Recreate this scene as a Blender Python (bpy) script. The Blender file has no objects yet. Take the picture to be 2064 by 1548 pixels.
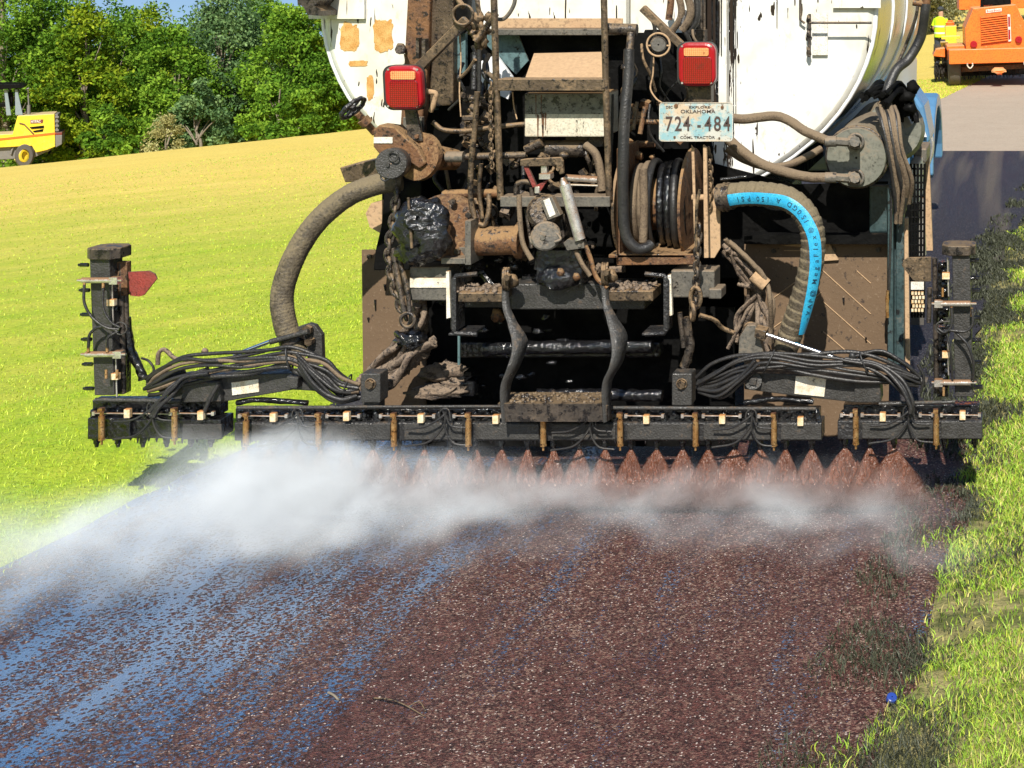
import bpy, math, random
import numpy as np
from mathutils import Vector, Matrix, noise
random.seed(7); rng = np.random.default_rng(7)
R = math.radians
sc = bpy.context.scene
COL = sc.collection
# ---------------------------------------------------------------- camera, sky, sun, exposure
F, CY, CX, CH, UX, UY = 2820.0, -6.0, 1.815, 2.319, 2060.0, -60.0
cam = bpy.data.cameras.new('camera'); co = bpy.data.objects.new('camera', cam); COL.objects.link(co)
co.location = (CX, CY, CH); co.rotation_euler = (R(90), 0, 0)
cam.sensor_width = 36; cam.lens = F / 2064 * 36
cam.shift_x = (1032 - UX) / 2064; cam.shift_y = (UY - 774) / 2064
cam.clip_end = 1500; cam.clip_start = .05
sc.camera = co
SUN_EL, SUN_AZ = 44, 7      # azimuth: degrees right of straight behind the camera
w = bpy.data.worlds.new('World'); sc.world = w; w.use_nodes = True
nt = w.node_tree; bg = nt.nodes['Background']
sky = nt.nodes.new('ShaderNodeTexSky'); sky.sky_type = 'NISHITA'; sky.sun_disc = False
sky.sun_elevation = R(SUN_EL); sky.sun_rotation = R(180 - SUN_AZ); sky.air_density = 1.0; sky.dust_density = .1; sky.ozone_density = 3.0
stc = nt.nodes.new('ShaderNodeTexCoord'); smp = nt.nodes.new('ShaderNodeMapping'); smp.inputs['Rotation'].default_value = (R(13), 0, 0)   # the road climbs: the level horizon lies below the road plane
nt.links.new(stc.outputs['Generated'], smp.inputs[0]); nt.links.new(smp.outputs[0], sky.inputs[0])
nt.links.new(sky.outputs[0], bg.inputs[0]); bg.inputs[1].default_value = .08
sl = bpy.data.lights.new('sun', 'SUN'); so = bpy.data.objects.new('sun', sl); COL.objects.link(so)
sl.energy = 5.0; sl.angle = R(.53); sl.color = (1, .935, .83)
sd = Vector((-math.sin(R(SUN_AZ)) * math.cos(R(SUN_EL)), math.cos(R(SUN_AZ)) * math.cos(R(SUN_EL)), -math.sin(R(SUN_EL))))
so.rotation_euler = sd.to_track_quat('-Z', 'Y').to_euler()
sc.view_settings.view_transform = 'Standard'; sc.view_settings.look = 'None'
sc.view_settings.exposure = .55; sc.view_settings.gamma = 1
sc.cycles.max_bounces = 7; sc.cycles.volume_bounces = 1
sc.cycles.volume_step_rate = 1.0; sc.cycles.volume_max_steps = 96
sc.cycles.use_denoising = True
sc.cycles.sample_clamp_indirect = 6; sc.cycles.sample_clamp_direct = 30
# ---------------------------------------------------------------- helpers
def P(px, py, y=0.0):
    s = (y - CY) / F
    return Vector((CX + (px - UX) * s, y, CH - (py - UY) * s))
def S(y=0.0): return (y - CY) / F
ROOT = {}
def tag(o, label=None, cat=None, group=None, kind=None):
    if label: o['label'] = label
    if cat: o['category'] = cat
    if group: o['group'] = group
    if kind: o['kind'] = kind
    return o
def thing(name, loc, label, cat, group=None):
    o = bpy.data.objects.new(name, None); COL.objects.link(o); o.location = loc; o.empty_display_size = .2
    ROOT[o.name] = Vector(loc); return tag(o, label, cat, group)
def rotm(rx=0, ry=0, rz=0):
    from mathutils import Euler
    return Euler((rx, ry, rz)).to_matrix()
def catmull(pts, n=8):
    pts = [Vector(p) for p in pts]
    if len(pts) < 3: return pts
    q = [pts[0] * 2 - pts[1]] + pts + [pts[-1] * 2 - pts[-2]]
    out = []
    for i in range(1, len(q) - 2):
        a, b, c, d = q[i - 1], q[i], q[i + 1], q[i + 2]
        for k in range(n):
            t = k / n
            out.append(.5 * ((2 * b) + (c - a) * t + (2 * a - 5 * b + 4 * c - d) * t * t + (3 * b - a - 3 * c + d) * t ** 3))
    out.append(pts[-1]); return out
class MB:
    def __init__(s): s.v = []; s.f = []; s.sm = []; s.cuts = []
    def cut(s): s.cuts.append((len(s.v), len(s.f)))
    def add(s, vs, fs, smooth=False):
        n = len(s.v); s.v += [tuple(v) for v in vs]; s.f += [tuple(i + n for i in f) for f in fs]; s.sm += [smooth] * len(fs); return s
    def box(s, c, sz, m=None, taper=1.0):
        c = Vector(c); vs = []
        for z in (-.5, .5):
            k = taper if z > 0 else 1
            for x, y in ((-.5, -.5), (.5, -.5), (.5, .5), (-.5, .5)):
                v = Vector((x * sz[0] * k, y * sz[1] * k, z * sz[2]))
                vs.append(c + (m @ v if m else v))
        return s.add(vs, [(0, 3, 2, 1), (4, 5, 6, 7), (0, 1, 5, 4), (1, 2, 6, 5), (2, 3, 7, 6), (3, 0, 4, 7)])
    def pbox(s, x0, y0, x1, y1, yn=0.0, d=.05):
        a = P(x0, y0, yn); b = P(x1, y1, yn)
        return s.box(((a.x + b.x) / 2, yn + d / 2, (a.z + b.z) / 2), (abs(b.x - a.x), d, abs(a.z - b.z)))
    def prism(s, pts, yn=0.0, d=.02):
        A = [P(x, y, yn) for x, y in pts]; return s.wprism(A, (0, d, 0))
    def wprism(s, A, dv):
        A = [Vector(a) for a in A]; dv = Vector(dv); n = len(A); B = [a + dv for a in A]
        return s.add(A + B, [tuple(range(n)), tuple(range(2 * n - 1, n - 1, -1))] + [(i, i + n, (i + 1) % n + n, (i + 1) % n) for i in range(n)])
    def tube(s, path, r, seg=10, smooth=True, n=8, spline=True, rough=0.0, flat=1.0, up=None):
        path = catmull(path, n) if spline else [Vector(p) for p in path]
        L = len(path); rr = (lambda i: r(i / (L - 1))) if callable(r) else (lambda i: r)
        T = [(path[min(i + 1, L - 1)] - path[max(i - 1, 0)]).normalized() for i in range(L)]
        u = Vector(up) if up else (Vector((0, 0, 1)) if abs(T[0].z) < .9 else Vector((1, 0, 0)))
        vs = []; u = (u - T[0] * u.dot(T[0])).normalized()
        for i in range(L):
            u = (u - T[i] * u.dot(T[i])).normalized(); b = T[i].cross(u)
            for k in range(seg):
                a = 2 * math.pi * k / seg; q = rr(i)
                if rough: q *= 1 + rough * noise.noise(path[i] * 40 + Vector((k * 1.7, 0, 0)))
                vs.append(path[i] + u * math.cos(a) * q * flat + b * math.sin(a) * q)
        fs = [(i * seg + k, i * seg + (k + 1) % seg, (i + 1) * seg + (k + 1) % seg, (i + 1) * seg + k) for i in range(L - 1) for k in range(seg)]
        s.add(vs, fs, smooth)
        s.add(vs[:seg], [tuple(range(seg - 1, -1, -1))]); s.add(vs[-seg:], [tuple(range(seg))]); return s
    def ptube(s, pts, r, y=0.0, **k):   # pts (px,py[,y]); r in metres
        return s.tube([P(p[0], p[1], p[2] if len(p) > 2 else y) for p in pts], r, **k)
    def cyl(s, a, b, r, seg=16, r2=None):
        r2 = r if r2 is None else r2
        return s.tube([a, b], lambda t: r + (r2 - r) * t, seg=seg, spline=False)
    def lathe(s, a, b, prof, seg=20):   # prof (t,r) along a->b
        a = Vector(a); b = Vector(b); d = (b - a)
        path = [a + d * t for t, r in prof]; rs = [r for t, r in prof]; L = len(path)
        T = d.normalized(); u = Vector((0, 0, 1)) if abs(T.z) < .9 else Vector((1, 0, 0)); u = (u - T * u.dot(T)).normalized(); w_ = T.cross(u)
        for i in range(L - 1):
            vs = []
            for j in (i, i + 1):
                for k in range(seg):
                    an = 2 * math.pi * k / seg; vs.append(path[j] + (u * math.cos(an) + w_ * math.sin(an)) * max(rs[j], 1e-4))
            s.add(vs, [(k, (k + 1) % seg, seg + (k + 1) % seg, seg + k) for k in range(seg)], abs(rs[i] - rs[i + 1]) < 1e9 and path[i] != path[i + 1])
        return s
    def ring(s, c, r, t, nrm=(0, 1, 0), seg=28, arc=1.0, start=0.0, sx=1.0, sy=1.0):
        c = Vector(c); N = Vector(nrm).normalized(); u = Vector((0, 0, 1)) if abs(N.z) < .9 else Vector((1, 0, 0)); u = (u - N * u.dot(N)).normalized(); b = N.cross(u)
        m = max(3, int(seg * arc)); path = [c + (u * math.cos(start + 2 * math.pi * arc * i / m) * sy + b * math.sin(start + 2 * math.pi * arc * i / m) * sx) * r for i in range(m + 1)]
        return s.tube(path, t, seg=8, spline=False)
    def blob(s, c, rad, rough=.25, sub=2, fr=3.0, seed=0):
        c = Vector(c); rad = Vector(rad) if not isinstance(rad, (int, float)) else Vector((rad,) * 3)
        n, m = 6 * sub, 8 * sub; vs = []; off = Vector((seed * 3.1, seed * 1.7, seed))
        for i in range(n + 1):
            th = math.pi * i / n
            for k in range(m):
                ph = 2 * math.pi * k / m; d = Vector((math.sin(th) * math.cos(ph), math.sin(th) * math.sin(ph), math.cos(th)))
                q = 1 + rough * noise.noise(d * fr + off); vs.append(c + Vector((d.x * rad.x, d.y * rad.y, d.z * rad.z)) * q)
        return s.add(vs, [(i * m + k, (i + 1) * m + k, (i + 1) * m + (k + 1) % m, i * m + (k + 1) % m) for i in range(n) for k in range(m)], True)
    def chain(s, pts, r=.022, t=.006, y=0.0):
        path = catmull([P(p[0], p[1], p[2] if len(p) > 2 else y) for p in pts], 12)
        step = r * 1.45; acc = 0; pos = [path[0]]
        for a, b in zip(path, path[1:]):
            L = (b - a).length
            while acc + L >= step:
                q = (step - acc) / L; a = a + (b - a) * q; pos.append(a); L = (b - a).length; acc = 0
                if L < 1e-6: break
            acc += L
        for i in range(len(pos) - 1):
            d = (pos[i + 1] - pos[i]).normalized(); side = d.cross(Vector((0, 1, 0)) if i % 2 else Vector((.8, .5, 0))).normalized(); c = (pos[i] + pos[i + 1]) / 2
            ring = [c + d * r * math.cos(q) * 1.15 + side * r * .6 * math.sin(q) for q in [2 * math.pi * k / 12 for k in range(13)]]
            s.tube(ring, t, seg=6, spline=False)
        return s
    def bolt(s, c, r=.012, h=.012, n=(0, -1, 0)):
        c = Vector(c); return s.tube([c, c + Vector(n) * h], r, seg=6, spline=False, smooth=False)
    def build(s, name, mat, parent=None, bevel=0.0, root=None, label=None):
        if s.cuts:      # every piece between two cuts is a part of its own
            first = None; a = (0, 0)
            for b in s.cuts + [(len(s.v), len(s.f))]:
                if b[1] > a[1]:
                    q = MB(); q.v = s.v[a[0]:b[0]]; q.f = [tuple(i - a[0] for i in f) for f in s.f[a[1]:b[1]]]; q.sm = s.sm[a[1]:b[1]]
                    o = q.build(name, mat, parent, bevel, root, label); first = first or o
                a = b
            return first
        me = bpy.data.meshes.new(name); ro = Vector((0, 0, 0))
        if parent is not None: ro = ROOT.get(parent.name, Vector((0, 0, 0)))
        if root is not None: ro = Vector(root)
        me.from_pydata([(v[0] - ro.x, v[1] - ro.y, v[2] - ro.z) for v in s.v], [], s.f)
        me.polygons.foreach_set('use_smooth', s.sm); me.materials.append(mat); me.update()
        o = bpy.data.objects.new(name, me); COL.objects.link(o)
        if parent is not None: o.parent = parent; ROOT[o.name] = ro
        else: o.location = ro; ROOT[o.name] = ro
        if bevel:
            b = o.modifiers.new('bevel', 'BEVEL'); b.width = bevel; b.segments = 2; b.limit_method = 'ANGLE'; b.angle_limit = R(50)
        if label: o['label'] = label
        return o
_cc = {}
def letters(body, name, parent, mat, origin, xdir, updir, h=None, width=None, depth=.0008, bold=0.0, center=True):
    """text mesh: origin = centre of the text, height of capitals h or total width"""
    cu = bpy.data.curves.new('t', 'FONT'); cu.body = body; cu.size = 1; cu.extrude = .01; cu.offset = bold; cu.resolution_u = 3
    o = bpy.data.objects.new('t', cu); COL.objects.link(o); dg = bpy.context.evaluated_depsgraph_get(); dg.update()
    me = bpy.data.meshes.new_from_object(o.evaluated_get(dg)); bpy.data.objects.remove(o); bpy.data.curves.remove(cu)
    v = np.array([x.co[:] for x in me.vertices])
    if len(v) == 0: return None
    lo, hi = v.min(0), v.max(0); c = (lo + hi) / 2
    sy = h / .7 if h else width / (hi[0] - lo[0]); sx = (width / (hi[0] - lo[0])) if width else sy
    X = Vector(xdir).normalized(); U = Vector(updir).normalized(); N = X.cross(U); ro = ROOT.get(parent.name, Vector((0, 0, 0)))
    cyy = c[1] if not (h and len(body) == 1) else .35
    for i, vert in enumerate(me.vertices):
        p = Vector(origin) + X * (v[i, 0] - c[0]) * sx + U * (v[i, 1] - cyy) * sy + N * (v[i, 2] / .01 * depth) - ro
        vert.co = p
    me.materials.clear(); me.materials.append(mat); me.name = name
    ob = bpy.data.objects.new(name, me); COL.objects.link(ob); ob.parent = parent; ROOT[ob.name] = ro; return ob
# ---------------------------------------------------------------- materials
class NT:
    def __init__(s, name):
        s.m = bpy.data.materials.new(name); s.m.use_nodes = True; s.t = s.m.node_tree; s.t.nodes.clear()
        s.out = s.n('ShaderNodeOutputMaterial'); s.b = s.n('ShaderNodeBsdfPrincipled'); s.l(s.b.outputs[0], s.out.inputs[0])
        s.tc = s.n('ShaderNodeTexCoord').outputs['Object']
    def n(s, t, **k):
        x = s.t.nodes.new(t)
        for a, v in k.items(): setattr(x, a, v)
        return x
    def l(s, a, b): s.t.links.new(a, b)
    def set(s, inp, v):
        if hasattr(v, 'is_linked') or hasattr(v, 'links'): s.l(v, inp)
        else: inp.default_value = v
    def mapping(s, scale=(1, 1, 1), vec=None, rot=(0, 0, 0), loc=(0, 0, 0)):
        x = s.n('ShaderNodeMapping'); x.inputs['Scale'].default_value = scale; x.inputs['Rotation'].default_value = rot; x.inputs['Location'].default_value = loc; s.l(vec or s.tc, x.inputs[0]); return x.outputs[0]
    def noise(s, scale, detail=4, rough=.6, vec=None, dist=0.0):
        x = s.n('ShaderNodeTexNoise'); x.inputs['Scale'].default_value = scale; x.inputs['Detail'].default_value = detail; x.inputs['Roughness'].default_value = rough; x.inputs['Distortion'].default_value = dist
        s.l(vec or s.tc, x.inputs['Vector']); return x.outputs['Fac']
    def vor(s, scale, vec=None, feature='F1', out='Distance'):
        x = s.n('ShaderNodeTexVoronoi', feature=feature); x.inputs['Scale'].default_value = scale; s.l(vec or s.tc, x.inputs['Vector']); return x.outputs[out]
    def ramp(s, fac, stops, interp='LINEAR'):
        x = s.n('ShaderNodeValToRGB'); x.color_ramp.interpolation = interp; e = x.color_ramp.elements
        while len(e) < len(stops): e.new(.5)
        for i, (p, c) in enumerate(stops):
            e[i].position = p; e[i].color = (c, c, c, 1) if isinstance(c, (int, float)) else (*c, 1)
        s.l(fac, x.inputs[0]); return x.outputs[0]
    def mix(s, fac, a, b, mode='MIX'):
        x = s.n('ShaderNodeMix', data_type='RGBA', blend_type=mode); s.set(x.inputs[0], fac)
        for i, v in ((6, a), (7, b)):
            if isinstance(v, tuple): x.inputs[i].default_value = (*v, 1) if len(v) == 3 else v
            else: s.l(v, x.inputs[i])
        return x.outputs[2]
    def math(s, op, a, b=0.0, c=None):
        x = s.n('ShaderNodeMath', operation=op); s.set(x.inputs[0], a); s.set(x.inputs[1], b)
        if c is not None: s.set(x.inputs[2], c)
        return x.outputs[0]
    def bump(s, h, strength=.5, dist=.01, prev=None):
        x = s.n('ShaderNodeBump'); x.inputs['Strength'].default_value = strength; x.inputs['Distance'].default_value = dist; s.l(h, x.inputs['Height'])
        if prev is not None: s.l(prev, x.inputs['Normal'])
        return x.outputs[0]
    def sep(s, v):
        x = s.n('ShaderNodeSeparateXYZ'); s.l(v, x.inputs[0]); return x.outputs
    def done(s, col=None, rough=None, metal=None, normal=None, spec=None, coat=None):
        if col is not None:
            if isinstance(col, tuple): s.b.inputs['Base Color'].default_value = (*col, 1)
            else: s.l(col, s.b.inputs['Base Color'])
        if rough is not None: s.set(s.b.inputs['Roughness'], rough)
        if metal is not None: s.set(s.b.inputs['Metallic'], metal)
        if spec is not None: s.set(s.b.inputs['Specular IOR Level'], spec)
        if coat is not None: s.set(s.b.inputs['Coat Weight'], coat)
        if normal is not None: s.l(normal, s.b.inputs['Normal'])
        return s.m
def grimy(name, c1, c2, dirt=(.16, .105, .06), tar=(.012, .011, .012), dirt_amt=.5, tar_amt=.4, rough=.6, metal=0.0, bump=.5, scale=9.0, streak=False, top=.5, tar_rough=.25):
    """two-tone paint or metal with dust patches (heavier on upward faces, where dust settles) and glossy tar splashes"""
    t = NT(name)
    big = t.noise(scale, 6, .65); fine = t.noise(scale * 9, 3, .6); sp = t.noise(scale * 3.1, 5, .7, t.mapping((1, 1, .25 if streak else 1), loc=(3, 1, 2)))
    base = t.mix(t.ramp(big, [(.38, 0.0), (.62, 1.0)]), c1, c2)
    base = t.mix(t.ramp(fine, [(.34, .55), (.5, 0.0)]), base, tuple(x * .35 for x in c1))
    nz = t.sep(t.n('ShaderNodeNewGeometry').outputs['Normal'])[2]
    up = t.math('MULTIPLY', t.math('MAXIMUM', nz, 0.0), top)
    dm = t.ramp(t.math('ADD', t.math('ADD', t.math('MULTIPLY', big, .55), t.math('MULTIPLY', fine, .45)), up), [(.62 - .3 * dirt_amt, 0.0), (.74 - .2 * dirt_amt, 1.0)])
    dcol = t.mix(fine, tuple(x * .62 for x in dirt), tuple(min(1, x * 1.15) for x in dirt))
    col = t.mix(dm, base, dcol)
    tm = t.ramp(t.math('ADD', sp, t.math('MULTIPLY', t.math('SUBTRACT', fine, .5), .35)), [(.70 - .33 * tar_amt, 0.0), (.78 - .33 * tar_amt, .92)])
    if tar_amt <= 0: tm = None
    if tm is not None: col = t.mix(tm, col, tar)
    r = t.math('ADD', rough, t.math('MULTIPLY', dm, .25))
    if tm is not None:
        mr = t.n('ShaderNodeMix', data_type='FLOAT'); t.l(tm, mr.inputs[0]); t.l(r, mr.inputs[2]); mr.inputs[3].default_value = tar_rough; r = mr.outputs[0]
    m = t.math('MULTIPLY', t.math('SUBTRACT', 1.0, dm), metal)
    h = t.math('ADD', fine, t.math('MULTIPLY', sp, .6))
    return t.done(col, r, m, t.bump(h, bump, .006), .5)
M = {}
def tarblack(name, col=(.012, .012, .013), rough=.3, bump=.8, scale=60, dust=.25, spec=.5):
    t = NT(name); n1 = t.noise(scale, 4, .7); n2 = t.noise(scale * .22, 4, .6); pb = t.vor(scale)
    nz = t.sep(t.n('ShaderNodeNewGeometry').outputs['Normal'])[2]
    dm = t.ramp(t.math('ADD', t.math('ADD', n2, t.math('MULTIPLY', t.math('SUBTRACT', n1, .5), .5)), t.math('MULTIPLY', t.math('MAXIMUM', nz, 0.0), .12)), [(.66 - dust * .2, 0.0), (.80 - dust * .2, .8)])
    c = t.mix(dm, t.mix(n1, tuple(x * .5 for x in col), tuple(x * 1.5 for x in col)), (.10, .072, .048))
    r = t.ramp(n2, [(.35, rough * .5), (.7, min(1, rough * 1.7))])
    return t.done(c, r, 0.0, t.bump(t.math('ADD', t.math('ADD', n1, n2), t.math('MULTIPLY', pb, .9)), bump, .007), spec)
M['tar'] = tarblack('wet_tar', (.008, .008, .009), rough=.10, bump=.85, scale=42, dust=-.4, spec=.8)
M['black'] = tarblack('tarred_black_paint', (.022, .022, .023), rough=.36, bump=.55, scale=80, dust=.05)
M['dull'] = tarblack('dull_black_paint', (.035, .034, .032), rough=.5, bump=.35, scale=120, dust=.2)
M['dark'] = tarblack('shade_black', (.003, .003, .003), rough=.8, bump=.3, scale=40, dust=-.5, spec=.12)  # near-black that paints in shade behind the pumps; also plain black parts
M['hose'] = grimy('black_hose_rubber', (.016, .016, .017), (.03, .028, .026), dirt=(.06, .045, .03), dirt_amt=-.3, tar_amt=.25, rough=.4, bump=.4, scale=14, top=.12)
M['dusty_hose'] = grimy('dusty_brown_hose', (.085, .058, .036), (.15, .11, .07), dirt=(.19, .14, .09), dirt_amt=.5, tar_amt=.12, rough=.75, bump=.6, scale=16)
M['big_hose'] = grimy('dusty_suction_hose', (.06, .047, .031), (.115, .093, .06), dirt=(.17, .135, .08), dirt_amt=.35, tar_amt=.2, rough=.62, bump=.8, scale=10)
M['steel'] = grimy('dirty_brown_steel', (.075, .052, .032), (.13, .094, .056), dirt=(.24, .155, .08), dirt_amt=.32, tar_amt=.5, rough=.5, metal=.25, bump=.5)
M['iron'] = grimy('dark_oily_iron', (.05, .042, .036), (.10, .078, .06), dirt=(.16, .11, .06), dirt_amt=.15, tar_amt=.58, rough=.42, metal=.3, bump=.6)
M['rust'] = grimy('rusty_steel', (.17, .08, .03), (.09, .045, .026), dirt=(.26, .155, .07), dirt_amt=.3, tar_amt=.5, rough=.7, metal=.1, bump=.7)
M['tan'] = grimy('dust_covered_plate', (.40, .26, .15), (.46, .32, .19), dirt=(.42, .28, .16), dirt_amt=.4, tar_amt=-.12, rough=.85, bump=.4, scale=7)
M['grey'] = grimy('oily_grey_paint', (.085, .08, .07), (.13, .12, .10), dirt=(.2, .15, .1), dirt_amt=.2, tar_amt=.3, rough=.45, bump=.35)
M['green'] = grimy('dirty_grey_green_paint', (.12, .125, .10), (.17, .17, .14), dirt=(.2, .16, .11), dirt_amt=.2, tar_amt=.1, rough=.5, bump=.3, scale=5)
M['teal'] = grimy('faded_teal_paint', (.07, .13, .14), (.10, .17, .18), dirt=(.15, .12, .09), dirt_amt=.1, tar_amt=.45, rough=.5, bump=.3, scale=6)
M['teal_dark'] = grimy('dark_teal_paint', (.03, .055, .06), (.05, .08, .085), dirt=(.15, .12, .09), dirt_amt=.1, tar_amt=.4, rough=.35, bump=.3, scale=6)
M['red'] = grimy('worn_red_paint', (.24, .035, .028), (.17, .035, .028), dirt=(.12, .07, .05), dirt_amt=.25, tar_amt=.35, rough=.5, scale=14)
M['chrome'] = grimy('stained_chrome', (.75, .72, .68), (.5, .46, .42), dirt=(.22, .12, .06), dirt_amt=.1, tar_amt=.2, rough=.36, metal=.75, bump=.15, scale=22)
M['copper'] = grimy('asphalt_stained_brass', (.45, .22, .07), (.62, .40, .18), dirt=(.10, .04, .02), dirt_amt=.2, tar_amt=.45, rough=.3, metal=.75, bump=.3, scale=28, tar=(.03, .012, .006))
M['cream'] = grimy('yellowed_white_sleeve', (.75, .68, .5), (.65, .42, .18), dirt=(.45, .2, .06), dirt_amt=.15, tar_amt=.15, rough=.5, scale=30)
M['white'] = grimy('grimy_white_label', (.72, .70, .64), (.62, .58, .5), dirt=(.35, .25, .15), dirt_amt=.05, tar_amt=.1, rough=.55, scale=18)
M['reflector'] = grimy('stained_reflector_tape', (.74, .71, .62), (.66, .58, .44), dirt=(.35, .2, .08), dirt_amt=.22, tar_amt=.3, rough=.35, scale=20)
M['mud'] = grimy('caked_mud', (.08, .056, .04), (.15, .11, .08), dirt=(.24, .18, .13), dirt_amt=.5, tar_amt=.5, rough=.8, bump=1.0, scale=18, tar_rough=.4)
def m_flap():
    t = NT('dusty_brown_rubber_flap'); n = t.noise(5, 5, .6); f = t.noise(70, 3)
    sp = t.ramp(t.noise(26, 4, .7), [(.61, 0.0), (.66, .85)])
    c = t.mix(n, (.095, .06, .033), (.155, .10, .057)); c = t.mix(sp, c, (.03, .02, .015)); c = t.mix(t.ramp(f, [(.62, 0.0), (.8, .5)]), c, (.34, .26, .18))
    return t.done(c, .7, 0.0, t.bump(f, .4, .004))
M['flap'] = m_flap()
def m_tankwhite():
    t = NT('tar_splashed_white_paint')
    wv = t.mapping((1, 1, .10)); st = t.noise(16, 5, .7, wv); st2 = t.noise(34, 3, .6, t.mapping((1, 1, .05), loc=(2, 0, 0)))
    x = t.sep(t.tc)[0]; zc = t.sep(t.tc)[2]
    # long drips run down from the manifold column; they thin out towards the rim
    near = t.ramp(t.math('ABSOLUTE', t.math('SUBTRACT', x, .50)), [(.02, 1.0), (.24, 0.0)])
    th = t.math('SUBTRACT', .645, t.math('MULTIPLY', near, .13))
    drip = t.math('GREATER_THAN', t.math('MAXIMUM', st, t.math('SUBTRACT', st2, .03)), th)
    dot = t.math('GREATER_THAN', t.noise(42, 2, .5, t.mapping((1, 1, .22))), .70)
    n = t.noise(3, 4, .6); rustm = t.ramp(t.noise(9, 6, .75), [(.60, 0.0), (.72, .5)])
    c = t.mix(t.ramp(n, [(.4, 0.0), (.62, 1.0)]), (.70, .705, .68), (.60, .57, .47)); c = t.mix(t.ramp(t.noise(22, 5, .75, t.mapping((1, 1, .4))), [(.58, 0.0), (.70, .5)]), c, (.42, .34, .22)); c = t.mix(rustm, c, (.55, .36, .16))
    c = t.mix(t.math('MAXIMUM', drip, dot), c, (.02, .012, .008))
    return t.done(c, .38, 0.0, t.bump(t.noise(40, 2), .1, .002))
M['tankwhite'] = m_tankwhite()
M['boxwhite'] = grimy('rust_streaked_cream_box', (.60, .57, .46), (.52, .47, .36), dirt=(.30, .18, .08), dirt_amt=.12, tar_amt=.30, rough=.5, scale=11, bump=.2, streak=True)
M['shadowbox'] = grimy('oily_shadowed_paint', (.20, .20, .165), (.12, .12, .10), dirt=(.2, .15, .1), dirt_amt=.2, tar_amt=.55, rough=.45, bump=.3, scale=14)  # oily dirt darkened to include the ladder step's shadow on the box
M['rustpatch'] = grimy('peeled_rust_patch', (.50, .25, .06), (.62, .40, .14), dirt=(.35, .15, .04), dirt_amt=.1, tar_amt=-.2, rough=.8, bump=.6, scale=26)
def simple(name, col, rough=.5, metal=0.0, spec=.5, var=0.0, emit=None):
    t = NT(name)
    if var:
        n = t.noise(12, 5, .65); c = t.mix(n, tuple(x * (1 - var) for x in col), tuple(min(1, x * (1 + var)) for x in col))
        t.done(c, rough, metal, t.bump(t.noise(60, 2), .15, .003), spec)
    else: t.done(col, rough, metal, None, spec)
    return t.m
def m_mirror():
    t = NT('polished_stainless_shell'); n = t.noise(2.2, 3, .5, t.mapping((1, .4, 1)))
    dr = t.ramp(t.noise(11, 4, .6, t.mapping((.3, 1, .3))), [(.62, 0.0), (.68, 1.0)])
    return t.done(t.mix(dr, (.42, .42, .37), (.07, .055, .035)), t.math('ADD', .24, t.math('MULTIPLY', dr, .4)), .9, t.bump(n, .5, .02))
M['mirror'] = m_mirror()
def m_lens(name, c1, c2):
    t = NT(name)
    ck = t.n('ShaderNodeTexBrick'); ck.offset = 0; ck.inputs['Scale'].default_value = 1
    v = t.mapping((1, 1, 1)); sp = t.sep(v); cb = t.n('ShaderNodeCombineXYZ'); t.l(sp[0], cb.inputs[0]); t.l(sp[2], cb.inputs[1]); t.l(cb.outputs[0], ck.inputs[0])
    ck.inputs['Brick Width'].default_value = .0085; ck.inputs['Row Height'].default_value = .0085; ck.inputs['Mortar Size'].default_value = .0012; ck.inputs['Mortar Smooth'].default_value = .6
    g = ck.outputs['Fac']; dirt = t.ramp(t.noise(22, 4, .7), [(.58, 0.0), (.7, .6)])
    c = t.mix(g, c1, c2); c = t.mix(dirt, c, (.10, .012, .01))
    return t.done(c, .22, 0.0, t.bump(t.math('SUBTRACT', 1.0, g), .6, .002), .6, .6)
M['lens'] = m_lens('red_ribbed_lens', (.30, .002, .007), (.07, .001, .002))
M['lens_rim'] = simple('red_lens_border', (.30, .003, .009), .3, 0, .5, .4)
M['amber'] = m_lens('pale_reverse_lens', (.70, .36, .14), (.55, .12, .04))
M['blue'] = grimy('cyan_hose_band', (.02, .33, .60), (.04, .40, .64), dirt=(.25, .5, .6), dirt_amt=-.1, tar_amt=-.05, rough=.35, bump=.1, scale=20)
M['bright_rod'] = simple('polished_chrome_rod', (.85, .87, .9), .12, 1.0)
M['ink'] = simple('dark_ink', (.012, .05, .10), .5)
M['black_ink'] = simple('black_ink', (.02, .02, .02), .5)
def m_plate():
    t = NT('faded_licence_plate'); n = t.noise(13, 5, .6); f = t.noise(60, 3, .7)
    c = t.mix(t.ramp(n, [(.46, 0.0), (.56, 1.0)]), (.46, .46, .41), (.22, .38, .41)); c = t.mix(t.ramp(t.noise(9, 4, .7, t.mapping(loc=(5, 5, 5))), [(.53, 0.0), (.6, .75)]), c, (.50, .36, .22))
    c = t.mix(t.ramp(f, [(.60, 0.0), (.68, .8)]), c, (.10, .055, .035)); return t.done(c, .5, 0.0, t.bump(f, .2, .002))
M['plate'] = m_plate()
M['blue_white'] = simple('glossy_blue_cab_paint', (.10, .24, .42), .2, .2, .6, .15)
M['cabwhite'] = simple('white_cab_paint', (.75, .76, .78), .3, 0, .5, .08)
def m_tyre(name, c=(.05, .045, .04)):
    t = NT(name); n = t.noise(14, 4); return t.done(t.mix(n, c, tuple(x * 2.2 for x in c)), .8, 0.0, t.bump(t.noise(90, 2), .5, .005))
M['tyre'] = m_tyre('dusty_tyre')
M['orange'] = grimy('orange_machine_paint', (.88, .17, .018), (.80, .15, .02), dirt=(.6, .30, .12), dirt_amt=.05, tar_amt=-.1, rough=.4, bump=.05, scale=4)
M['orange_dark'] = simple('orange_slats', (.55, .085, .012), .5, 0, .4, .1)
M['yellow'] = grimy('sun_faded_yellow_paint', (.86, .62, .03), (.80, .60, .06), dirt=(.55, .42, .22), dirt_amt=.05, tar_amt=-.1, rough=.4, bump=.05, scale=3)
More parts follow.
